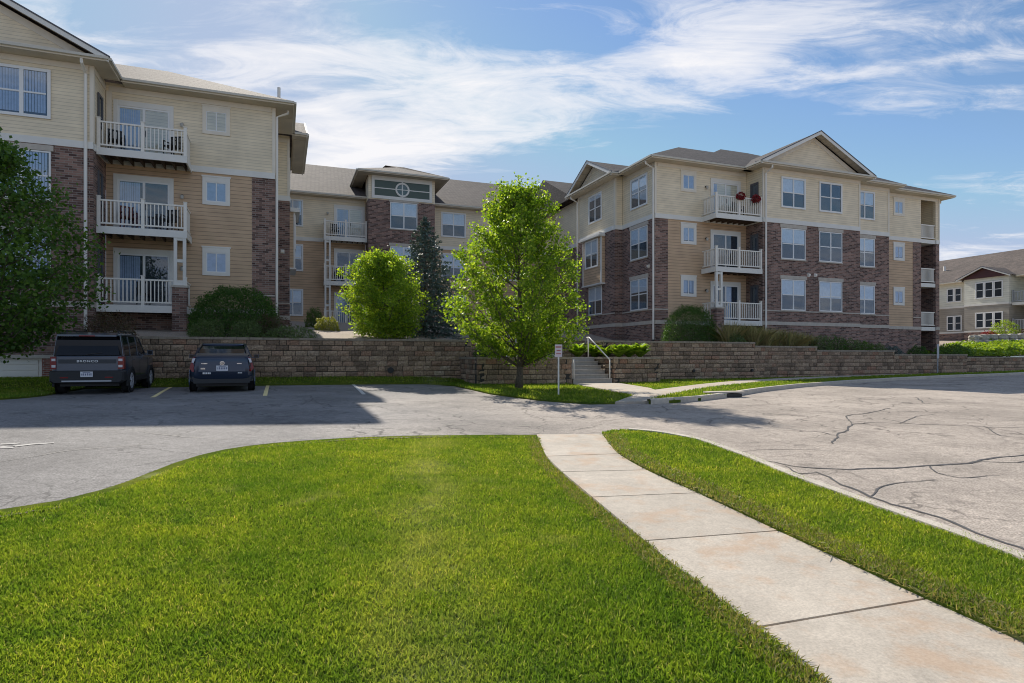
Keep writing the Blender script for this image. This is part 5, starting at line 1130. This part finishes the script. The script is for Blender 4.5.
cr = [([(765, 461), (790, 466), (815, 468), (850, 470), (880, 468.5), (930, 466), (960, 464), (985, 460), (1005, 457), (1040, 453)], .07), ([(815, 472), (830, 478), (845, 486), (870, 497), (900, 506), (930, 515), (960, 525), (990, 538), (1015, 547), (1060, 566)], .07),
      ([(960, 464), (985, 462), (1010, 463), (1040, 459)], .04), ([(833, 444), (836, 436), (848, 429), (852, 424), (870, 423), (900, 423.5)], .06), ([(900, 423.5), (940, 425), (985, 427), (1060, 429)], .05),
      ([(852, 424), (845, 416), (870, 413), (890, 408)], .05), ([(700, 411), (760, 413), (820, 417), (850, 421)], .03), ([(750, 470), (790, 474), (815, 473)], .05), ([(1060, 562), (1010, 553), (985, 547)], .04),
      ([(950, 418), (985, 420), (1040, 421)], .03), ([(915, 397), (921, 401), (925, 404)], .05), ([(310, 395), (313, 400), (303, 404), (290, 407)], .06), ([(313, 400), (322, 405), (335, 407)], .05), ([(130, 430), (180, 437), (240, 440)], .025),
      ([(870, 497), (880, 488), (905, 482), (935, 480)], .04), ([(785, 466), (800, 475), (812, 488)], .04), ([(930, 466), (938, 474), (960, 478), (1000, 476)], .04), ([(836, 436), (820, 432), (800, 431)], .035), ([(900, 423.5), (915, 417), (935, 414)], .035), ([(985, 427), (1000, 436), (1040, 440)], .035), ([(720, 455), (760, 450), (800, 449), (845, 452)], .03), ([(60, 404), (100, 410), (140, 409), (200, 413), (250, 416)], .025), ([(330, 413), (380, 416), (430, 420), (470, 431)], .03), ([(0, 462), (60, 452), (110, 447), (170, 443)], .03), ([(470, 431), (500, 434), (520, 436.5)], .035)]
for i, (pts, w) in enumerate(cr):
    mb = MB(); ribbon_line(mb, pp(pts), w * .55, .005, .03, i); tag(mb.build('road_crack', M['tar'], fix=False), kind='structure')
mb = MB(); 
for pts in ([(0, 444.5), (20, 443.5)], [(0, 447), (14, 448)], [(14, 446.6), (40, 443.6), (54, 443.2)]): ribbon_line(mb, pp(pts), .12, .006, .02, 4)
tag(mb.build('worn_road_paint', M['worn'], fix=False), kind='structure')
# kerb drain
x, y = P(727, 397.4); rt = empty('storm_drain', (x, y, gz(x, y)), THETA - .15, 'dark storm drain opening in the far kerb', 'drain')
mb = MB(); mb.box(-.45, .45, -.03, .2, .01, .105); mb.build('opening', M['black'], rt); mb = MB(); mb.box(-.55, .55, -.02, .35, .125, .165); mb.build('hood', M['kerb'], rt)
# ------------------------------------------------------------------ signs
def sign(label, px, py, zt, w, h, m_face, post='white', red=False, rot=0):
    x, y = P(px, py); z0 = gz(x, y); rt = empty('sign', (x, y, z0), rot, label, 'sign'); mb = MB(); H = zt - z0
    mb.box(-.022, .022, -.022, .022, 0, H - .02); mb.build('post', M[post], rt)
    mb = MB(); mb.box(-w / 2, w / 2, -.03, -.024, H - h, H); pl = mb.build('plate', m_face, rt)
    if red:
        mk = MB()
        for k, (a, b) in enumerate([(.8, .1), (.55, .07), (.65, .07)]):
            zc = H - h * (.2 + .27 * k); mk.box(-w / 2 * a, w / 2 * a, -.0325, -.031, zc - b * h / 2, zc + b * h / 2)
        mk.build('lettering', flat('red_lettering', (.45, .10, .09), .6), pl)
sign('small white sign with red lettering on a thin post left of the steps', 558.5, 396.5, .36, .21, .36, flat('sign_face', (.72, .62, .62), .5), 'vinyl', True)
sign('grey post with a small sign seen edge-on beside the far sidewalk', 937.6, 374.8, .72, .16, .8, M['steel'], 'steel', False, .3)
# ------------------------------------------------------------------ flower baskets and balcony furniture
def local(u, v, z): x, y = uv2w(u * 1.05, v * 1.05); return x, y, z * 1.05
def basket(label, u, v, z):
    x, y, zz_ = local(u, v, z); rt = empty('flower_basket', (x, y, zz_), THETA, label, 'flower basket', 'hanging flower baskets on the top right balcony')
    mb = MB(); mb.tube([(0, 0, -.12), (0, 0, .06)], [.08, .15], 12); mb.build('pot', flat('terracotta', (.20, .07, .05), .8), rt)
    r_ = np.random.default_rng(int(u * 10)); n = 520; d = r_.normal(size=(n, 3)); d /= np.linalg.norm(d, axis=1)[:, None]; p = d * (r_.uniform(.4, 1, n) ** .4)[:, None] * [.29, .25, .24] + [0, 0, .1]; p[:, 2] -= .25 * np.hypot(p[:, 0], p[:, 1])
    fast('flowers', leafquads(p, .07, r_, .3, (.9, .6)), 4, LM_flower, rt)
basket('dark red flower basket on the middle of the top right balcony rail', 23.55, 26.95, 8.75); basket('dark red flower basket nearer the right end of the top right balcony rail', 24.6, 26.95, 8.7)
def chair(label, u, v, z, rz, col=None):
    x, y, zz_ = local(u, v, z); rt = empty('patio_chair', (x, y, zz_), THETA + rz, label, 'chair', 'patio chairs on the balconies'); m_ = col or M['black']
    mb = MB(); mb.box(-.25, .25, -.25, .25, .40, .44); mb.build('seat', m_, rt); mb = MB()
    for i in range(5): mb.box(-.24 + i * .105, -.18 + i * .105, .23, .26, .44, .88)
    mb.box(-.25, .25, .225, .265, .88, .94); mb.build('backrest', m_, rt)
    for sx in (-.23, .23):
        for sy in (-.23, .24): mb = MB(); mb.box(sx - .018, sx + .018, sy - .018, sy + .018, 0, .41); mb.build('leg', m_, rt)
        mb = MB(); mb.box(sx - .025, sx + .025, -.25, .25, .62, .65); mb.box(sx - .018, sx + .018, -.25, -.215, .4, .62); mb.build('armrest', m_, rt)
mred = flat('red_chair', (.14, .045, .035), .7)
chair('black chair on the top left balcony by the curtain', -5.9, 27.2, 7.84, .4); chair('black chair at the right end of the top left balcony', -4.0, 27.2, 7.84, -.5)
chair('dark red chair on the middle left balcony', -5.5, 27.25, 4.94, .5, mred); chair('black chair on the middle left balcony near the lamp', -4.1, 27.25, 4.94, -.4)
chair('black chair on the lowest left balcony', -5.0, 27.25, 2.04, .2)
chair('black chair on the top balcony of the middle wing', 3.3, 41.5, 7.84, .3); chair('black chair on the second balcony of the middle wing', 3.5, 41.5, 4.94, -.3)
chair('black chair on the top right balcony below the flower baskets', 24.0, 27.7, 7.84, .3); chair('black chair on the middle right balcony', 23.9, 27.7, 4.94, .1)
# ------------------------------------------------------------------ cars
def paint(name, c, rough=.28):
    m, t, b = mat(name); b.inputs['Base Color'].default_value = (*c, 1); b.inputs['Metallic'].default_value = .45; b.inputs['Roughness'].default_value = rough; b.inputs['Coat Weight'].default_value = .8; b.inputs['Coat Roughness'].default_value = .05
    return m
CG = flat('car_glass', (.010, .013, .018), .08, spec=.3); RUB = flat('tyre_rubber', (.018, .018, .018), .85); PLA = flat('black_plastic', (.022, .023, .025), .6); CHR = flat('chrome', (.65, .66, .68), .12, metal=1)
RED = flat('tail_lamp_red', (.20, .008, .012), .15); LENS = flat('clear_lens', (.62, .60, .62), .15); RIM = flat('alloy_rim', (.62, .63, .66), .3, metal=.3); PLATE = flat('plate_white', (.66, .67, .70), .4)
INK = flat('plate_ink', (.10, .12, .22), .6); LETT = flat('white_lettering', (.80, .80, .80), .4)
def loft(rings, cap=True, closed=True):
    mb = MB(); n = len(rings[0]); vs = [p for r_ in rings for p in r_]; fs = []
    for i in range(len(rings) - 1):
        for k in range(n if closed else n - 1): fs.append((i * n + k, i * n + (k + 1) % n, (i + 1) * n + (k + 1) % n, (i + 1) * n + k))
    if cap: fs += [tuple(range(n))[::-1], tuple((len(rings) - 1) * n + k for k in range(n))]
    mb.add(vs, fs); return mb
def sym(half): return [(-x, y, z) for x, y, z in half][::-1] + half      # half: right side from bottom to top
def finish_sm(o, lv=2, bev=0):
    if lv: s = o.modifiers.new('s', 'SUBSURF'); s.levels = lv; s.render_levels = lv
    for p in o.data.polygons: p.use_smooth = True
    return o
def ringc(pts): return pts
def body_lower(st):
    """st: list of (y, [(x, z) from bottom to top, half]) -> closed rings"""
    rings = []
    for y, prof in st: half = [(x, y, z) for x, z in prof]; rings.append([(-x, y_, z) for x, y_, z in half[::-1]] + half)
    return loft(rings)
def wheel(rt, x, y, r_, w, side, spokes=5, label=None):
    mb = MB(); n = 28
    prof = [(.62 * r_, w / 2 - .01), (.93 * r_, w / 2), (r_, w / 2 - .03), (r_, -w / 2 + .03), (.93 * r_, -w / 2), (.62 * r_, -w / 2 + .01)]
    rings = []
    for k in range(n): a = 2 * math.pi * k / n; rings.append([(x + q[1], y + q[0] * math.cos(a), r_ + q[0] * math.sin(a)) for q in prof])
    vs = [p for q in rings for p in q]; m_ = len(prof); fs = [(k * m_ + j, k * m_ + (j + 1) % m_, ((k + 1) % n) * m_ + (j + 1) % m_, ((k + 1) % n) * m_ + j) for k in range(n) for j in range(m_)]
    mb.add(vs, fs); ty = mb.build('wheel', RUB, rt, smooth=True)
    rm = MB(); xo = x + side * (w / 2 - .004)
    rm.tube([(xo - side * .10, y, r_), (xo - side * .06, y, r_)], .60 * r_, 24, 1)
    k_ = 24
    for k in range(k_):
        a0, a1 = 2 * math.pi * k / k_, 2 * math.pi * (k + 1) / k_; q = lambda rr_, a, xx: (xx, y + rr_ * math.cos(a), r_ + rr_ * math.sin(a))
        rm.add([q(.57 * r_, a0, xo), q(.57 * r_, a1, xo), q(.66 * r_, a1, xo), q(.66 * r_, a0, xo), q(.57 * r_, a0, xo - side * .06), q(.57 * r_, a1, xo - side * .06)], [(0, 1, 2, 3), (0, 1, 5, 4)])
    for k in range(spokes):
        for da in (-.13, .13): a = 2 * math.pi * k / spokes + .3; rm.beam((xo - side * .015, y + .08 * r_ * math.cos(a), r_ + .08 * r_ * math.sin(a)), (xo - side * .004, y + .60 * r_ * math.cos(a + da), r_ + .60 * r_ * math.sin(a + da)), .022, .035)
    rm.cyl((xo, y, r_), (1, 0, 0), .055, .02, 12); rm.build('rim', [RIM, M['black']], ty)
def text_mesh(s, size, m, parent, locv, rot, name='lettering', ext=.004, bold=True):
    c = bpy.data.curves.new('t', 'FONT'); c.body = s; c.size = size; c.extrude = ext; c.align_x = 'CENTER'; c.align_y = 'CENTER'; c.space_character = 1.15; c.offset = size * .02 if bold else 0
    o = bpy.data.objects.new('t', c); COL.objects.link(o); bpy.context.view_layer.update(); me = bpy.data.meshes.new_from_object(o.evaluated_get(bpy.context.evaluated_depsgraph_get())); bpy.data.objects.remove(o)
    me.materials.clear(); me.materials.append(m); me.name = name; q = link(name, me, parent); q.location = locv; q.rotation_euler = rot; return q
def arch(rt, x, y, r_, side, m, w=.07, t=.035):
    mb = MB(); n = 16; q = lambda rr_, a, xx: (xx, y + rr_ * math.cos(a), r_ * .82 + rr_ * math.sin(a)); a_ = [math.pi * (-.06 + 1.12 * k / n) for k in range(n + 1)]; R0, R1 = r_ * 1.09, r_ * 1.09 + w
    for k in range(n):
        p = [q(R0, a_[k], x), q(R0, a_[k + 1], x), q(R1, a_[k + 1], x), q(R1, a_[k], x)]; p2 = [(v[0] - side * t, v[1], v[2]) for v in p]; mb.add(p + p2, [(0, 1, 2, 3), (0, 1, 5, 4), (3, 2, 6, 7)])
    mb.build('wheel_arch', m, rt); mb = MB(); mb.add([q(R0 * 1.01, 2 * math.pi * k / 28, x - side * (t * .62)) for k in range(28)], [tuple(range(28))]); mb.build('wheel_well', M['black'], rt)
def plate(rt, y, z, w=.31, h=.155, txt=None):
    mb = MB(); mb.box(-w / 2, w / 2, y - .012, y, z - h / 2, z + h / 2); p = mb.build('licence_plate', PLATE, rt); mb = MB()
    for i in range(6): xx = -w * .36 + i * w * .145; mb.box(xx - .012, xx + .010, y - .015, y - .013, z - h * .22, z + h * (.14 + .04 * (i % 2)))
    mb.box(-w * .3, w * .3, y - .015, y - .013, z + h * .30, z + h * .38); mb.build('plate_marks', INK, p)
def suv():
    v0 = 20.05; u0 = -5.05; x, y = uv2w(u0, v0); z = gz(*uv2w(u0, v0 + 1)) + .0
    slope = (gz(*uv2w(u0, v0 + 3.5)) - gz(*uv2w(u0, v0 + .9))) / 2.6
    rt = empty('suv', (x, y, z), THETA - .02, 'dark grey boxy suv parked nose to the wall under the dark tree', 'car'); rt.rotation_euler = (math.atan(slope), 0, THETA - .02); rt.scale = (.95, .95, .97)
    P1 = paint('suv_paint', (.075, .095, .13))
    W_ = .93
    def lp(w, zb, zt, hood=0): return [(w * .80, zb), (w * .985, zb + .03), (w * 1.0, .62), (w * 1.005, .82), (w * .985, 1.0), (w * .93, zt - .02), (w * .90, zt)]
    st = [(.10, lp(.84, .50, 1.08)), (.12, lp(.86, .46, 1.10)), (.22, lp(.915, .36, 1.12)), (.8, lp(W_, .33, 1.12)), (2.0, lp(W_, .33, 1.12)), (3.1, lp(W_, .33, 1.13)), (3.35, lp(.93, .33, 1.12)), (4.1, lp(.90, .36, 1.03)), (4.32, lp(.84, .42, .98)), (4.38, lp(.76, .5, .90))]
    b = body_lower(st); o = b.build('body', P1, rt, smooth=True)
    # greenhouse: glass volume, roof, pillars
    gs_ = [(.20, .86, 1.10, .80, 1.56), (.42, .87, 1.10, .79, 1.66), (2.2, .87, 1.10, .78, 1.70), (2.75, .865, 1.10, .755, 1.64), (3.35, .84, 1.10, .80, 1.12)]
    rings = []
    for (yy, w0, z0, w1, z1) in gs_: h = [(w0, yy, z0), ((w0 + w1) / 2 + .01, yy, (z0 + z1) / 2), (w1, yy, z1)]; rings.append([(-a, b_, c) for a, b_, c in h[::-1]] + h)
    gmb = loft(rings); gmb.build('windows', CG, rt)
    # roof skin
    rs = [(.10, .74, 1.70, 1.725), (.35, .79, 1.70, 1.765), (1.2, .80, 1.715, 1.79), (2.2, .795, 1.715, 1.785), (2.7, .765, 1.665, 1.715), (2.82, .75, 1.62, 1.66)]
    rings = []
    for (yy, w, z0, z1) in rs: h = [(w * .96, yy, z0 - .03), (w * 1.01, yy, z0 + .0), (w * .93, yy, z1 - .015), (w * .5, yy, z1)]; rings.append([(-a, b_, c) for a, b_, c in h[::-1]] + h)
    loft(rings).build('roof', P1, rt, smooth=True)
    for s in (-1, 1):
        for (y0, y1, wd) in ((.20, .22, .16), (1.02, 1.02, .09), (1.98, 1.98, .07)): mb = MB(); mb.prism([(s * .885, y0 - .0, 1.09), (s * .80, y1 + .0, 1.70), (s * .80, y1 + wd, 1.70), (s * .885, y0 + wd, 1.09)], (-s * .02, 0, 0)); mb.build('pillar', P1, rt)
        mb = MB(); mb.prism([(s * .86, 3.30, 1.10), (s * .775, 2.70, 1.66), (s * .775, 2.62, 1.66), (s * .865, 3.20, 1.10)], (-s * .02, 0, 0)); mb.build('pillar', P1, rt)
    # rear face
    mb = MB(); mb.prism([(-.77, .085, .68), (.77, .085, .68), (.77, .085, 1.07), (-.77, .085, 1.07)], (0, .05, 0)); tg = mb.build('tailgate', P1, rt)
    mb = MB(); mb.box(-.72, .72, .068, .086, .885, 1.0); mb.build('tailgate_panel', flat('dark_grey_panel', (.035, .04, .048), .4), tg)
    text_mesh('BRONCO', .085, LETT, tg, (0, .062, .945), (R(90), 0, 0), ext=.003).scale = (1.35, 1, 1)
    mb = MB(); mb.prism([(-.80, .115, 1.12), (.80, .115, 1.12), (.69, .28, 1.65), (-.69, .28, 1.65)], (0, .04, 0)); rw_ = mb.build('rear_window', CG, rt)
    mb = MB(); mb.prism([(-.74, .03, 1.66), (.74, .03, 1.66), (.74, .40, 1.73), (-.74, .40, 1.73)], (0, 0, .05)); sp = mb.build('spoiler', P1, rt)
    mb = MB(); mb.box(-.20, .20, .02, .04, 1.66, 1.69); mb.build('brake_light', RED, sp)
    mb = MB(); mb.beam((-.05, .10, 1.14), (.35, .13, 1.19), .015, .015); mb.build('wiper', M['black'], rw_)
    bp = [(-.0, .88, .34, .66), (.06, .935, .32, .68), (.30, .945, .33, .68)]; rings = []
    for (yy, w, z0, z1) in bp: h = [(w * .92, yy, z0), (w, yy, z0 + .06), (w, yy, z1 - .04), (w * .97, yy, z1)]; rings.append([(-a, b_, c) for a, b_, c in h[::-1]] + h)
    bu = loft(rings).build('rear_bumper', PLA, rt); mb = MB(); mb.box(-.62, .62, -.012, 0, .36, .40); mb.build('skid_trim', M['steel'], bu)
    for s in (-1, 1): mb = MB(); mb.box(s * .56 - .10, s * .56 + .10, -.012, -.002, .465, .50); mb.build('reflector', RED, bu)
    plate(rt, -.012, .575)
    for s in (-1, 1):
        mb = MB(); mb.prism([(s * .77, .06, .72), (s * .925, .09, .72), (s * .925, .09, 1.08), (s * .77, .06, 1.08)], (0, .16, 0)); tl = mb.build('tail_light', RED, rt)
        mb = MB()
        for z0, z1 in ((.77, .84), (.95, 1.02)): mb.prism([(s * .785, .053, z0), (s * .885, .073, z0), (s * .885, .073, z1), (s * .785, .053, z1)], (0, .01, 0))
        mb.build('lens', LENS, tl)
        mb = MB(); mb.box(s * .95, s * .99 + s * .13, 2.98, 3.06, 1.12, 1.27); mb.box(s * .86, s * .97, 3.0, 3.04, 1.13, 1.17); mr = mb.build('mirror', P1, rt)
        mb = MB(); mb.box(s * .98, s * 1.10, 2.972, 2.979, 1.14, 1.25); mb.build('mirror_glass', CG, mr)
        mb = MB(); mb.beam((s * .66, .55, 1.835), (s * .66, 2.35, 1.835), .035, .03)
        for yy in (.6, 1.45, 2.3): mb.box(s * .645, s * .675, yy - .04, yy + .04, 1.765, 1.83)
        mb.build('roof_rail', M['black'], rt)
        for yy in (.86, 3.52): arch(rt, s * .975, yy, .37, s, PLA, .07, .06); wheel(rt, s * .845, yy, .36, .235, s, 5)
        mb = MB(); mb.box(s * .92, s * .945, 1.3, 3.08, .33, .47); mb.build('sill_cladding', PLA, rt)
        for yy in (1.0, 2.0, 3.12): mb = MB(); mb.box(s * .935, s * .9385, yy, yy + .012, .5, 1.08); mb.build('door_gap', M['black'], rt)
        for yy in (1.2, 2.18): mb = MB(); mb.box(s * .93, s * .96, yy, yy + .2, .98, 1.01); mb.build('door_handle', P1, rt)
    mb = MB(); mb.box(-.75, .75, .3, 3.9, .22, .36); mb.build('underbody', M['black'], rt)
suv()
def hatch():
    v0 = 19.75; u0 = -1.62; x, y = uv2w(u0, v0); z = gz(*uv2w(u0, v0 + 1)); slope = (gz(*uv2w(u0, v0 + 3.6)) - gz(*uv2w(u0, v0 + .9))) / 2.7
    rt = empty('hatchback_car', (x, y, z), THETA, 'dark blue hatchback parked nose to the wall between faded stall lines', 'car'); rt.rotation_euler = (math.atan(slope), 0, THETA + .055)
    P1 = paint('hatch_paint', (.008, .022, .052))
    def lp(w, zb, zt): return [(w * .78, zb), (w * .97, zb + .04), (w, .50), (w * 1.0, .68), (w * .97, .84), (w * .90, zt - .04), (w * .80, zt)]
    st = [(.03, lp(.70, .42, 1.00)), (.06, lp(.78, .34, 1.04)), (.18, lp(.85, .28, 1.07)), (.7, lp(.88, .26, 1.04)), (1.6, lp(.88, .26, 1.0)), (3.0, lp(.88, .26, .98)), (3.7, lp(.87, .26, .92)), (4.25, lp(.80, .28, .80)), (4.5, lp(.62, .34, .68))]
    body_lower(st).build('body', P1, rt, smooth=True)
    gs_ = [(.16, .70, 1.00, .60, 1.09), (.7, .79, .98, .60, 1.27), (1.4, .80, .96, .58, 1.40), (2.2, .80, .96, .57, 1.44), (2.7, .79, .96, .56, 1.38), (3.55, .74, .93, .62, .97)]; rings = []
    for (yy, w0, z0, w1, z1) in gs_: h = [(w0, yy, z0), ((w0 + w1) / 2 + .02, yy, (z0 + z1) / 2 + .02), (w1, yy, z1)]; rings.append([(-a, b_, c) for a, b_, c in h[::-1]] + h)
    loft(rings).build('windows', CG, rt)
    rs = [(1.30, .60, 1.395, 1.41), (1.6, .61, 1.42, 1.455), (2.2, .61, 1.44, 1.475), (2.65, .59, 1.40, 1.43), (2.8, .58, 1.37, 1.385)]; rings = []
    for (yy, w, z0, z1) in rs: h = [(w, yy, z0 - .02), (w * .97, yy, z1 - .01), (w * .5, yy, z1)]; rings.append([(-a, b_, c) for a, b_, c in h[::-1]] + h)
    loft(rings).build('roof', P1, rt, smooth=True)
    for s in (-1, 1):
        mb = MB(); pts = [(.14, .70, 1.07), (.72, .635, 1.29), (1.35, .605, 1.41), (2.2, .605, 1.455), (2.75, .59, 1.395), (3.55, .68, 1.0)]
        for a, b_ in zip(pts[:-1], pts[1:]): mb.beam((s * a[1], a[0], a[2]), (s * b_[1], b_[0], b_[2]), .055, .05)
        mb.beam((s * .80, 1.05, 1.0), (s * .62, 1.05, 1.36), .05, .05); mb.beam((s * .81, 2.0, 1.0), (s * .62, 2.0, 1.43), .03, .06)
        mb.build('pillar', P1, rt)
    # spoiler bar splitting the rear glass; lower glass; hatch face
    mb = MB(); mb.prism([(-.70, .06, 1.075), (.70, .06, 1.075), (.66, .22, 1.135), (-.66, .22, 1.135)], (0, 0, -.045)); mb.build('spoiler', P1, rt)
    mb = MB(); mb.prism([(-.60, .035, .90), (.60, .035, .90), (.66, .075, 1.045), (-.66, .075, 1.045)], (0, .04, 0)); mb.build('rear_window', CG, rt)
    mb = MB(); mb.prism([(-.62, .018, .60), (.62, .018, .60), (.60, .03, .895), (-.60, .03, .895)], (0, .05, 0)); hg = mb.build('tailgate', P1, rt)
    mb = MB(); mb.cyl((0, .018, .845), (0, 1, 0), .062, .02, 20); eo = mb.build('emblem', CHR, hg)
    mb = MB(); mb.cyl((0, .004, .845), (0, 1, 0), .048, .012, 20); mb.build('emblem_inset', M['black'], eo)
    mb = MB(); 
    for a in range(12): t0, t1 = a * math.pi / 6, (a + 1) * math.pi / 6; mb.beam((.042 * math.cos(t0), -.004, .852 + .018 * math.sin(t0)), (.042 * math.cos(t1), -.004, .852 + .018 * math.sin(t1)), .006, .006); mb.beam((.018 * math.cos(t0), -.004, .845 + .042 * math.sin(t0)), (.018 * math.cos(t1), -.004, .845 + .042 * math.sin(t1)), .006, .006)
    mb.build('emblem_rings', CHR, eo)
    plate(rt, .012, .70)
    for (xx, zz_, w, h) in ((-.46, .835, .16, .03), (.46, .835, .13, .03), (-.50, .69, .12, .045), (-.40, .555, .22, .05), (.48, .56, .12, .035)):
        mb = MB(); k = 5
        for i in range(k): mb.box(xx - w / 2 + w * i / k, xx - w / 2 + w * (i + .7) / k, -.004, .03, zz_ - h / 2, zz_ + h / 2)
        mb.build('badge', LETT if zz_ < .6 else CHR, rt)
    for s in (-1, 1):
        path = [(.66, .10, 1.05), (.74, .12, 1.0), (.765, .06, .86), (.80, .07, .70), (.76, .04, .60)]
        mb = MB(); w_ = [.04, .07, .10, .11, .05]
        fr_ = [(s * (p[0] + w_[i] / 2), p[1] - .025 + .03, p[2]) for i, p in enumerate(path)] + [(s * (p[0] - w_[i] / 2), p[1] - .035, p[2]) for i, p in reversed(list(enumerate(path)))]
        mb.prism(fr_, (0, .12, 0)); tl = mb.build('tail_light', RED, rt)
        mb = MB(); mb.prism([(s * .70, .055, .99), (s * .775, .075, .985), (s * .80, .03, .87), (s * .74, .015, .86)], (0, .02, 0)); mb.build('lens', LENS, tl)
        mb = MB(); mb.box(s * .90, s * 1.06, 2.86, 2.98, .98, 1.10); mb.box(s * .80, s * .92, 2.9, 2.95, .98, 1.01); mr = mb.build('mirror', P1, rt); mb = MB(); mb.box(s * .92, s * 1.04, 2.852, 2.859, .995, 1.085); mb.build('mirror_glass', CG, mr)
        for yy in (.88, 3.58): arch(rt, s * .905, yy, .33, s, P1, .03, .04); wheel(rt, s * .80, yy, .32, .2, s, 5)
        for yy in (1.05, 2.0, 3.0): mb = MB(); mb.box(s * .875, s * .8815, yy, yy + .01, .45, .9); mb.build('door_gap', M['black'], rt)
    mb = MB(); mb.prism([(-.74, .03, .26), (.74, .03, .26), (.80, .05, .46), (-.80, .05, .46)], (0, .12, 0)); mb.build('rear_diffuser', PLA, rt)
    mb = MB(); mb.box(-.7, .7, .04, .05, .455, .468); mb.build('bumper_line', M['steel'], rt)
    mb = MB(); mb.box(-.7, .7, .3, 4.0, .16, .3); mb.build('underbody', M['black'], rt)
hatch()
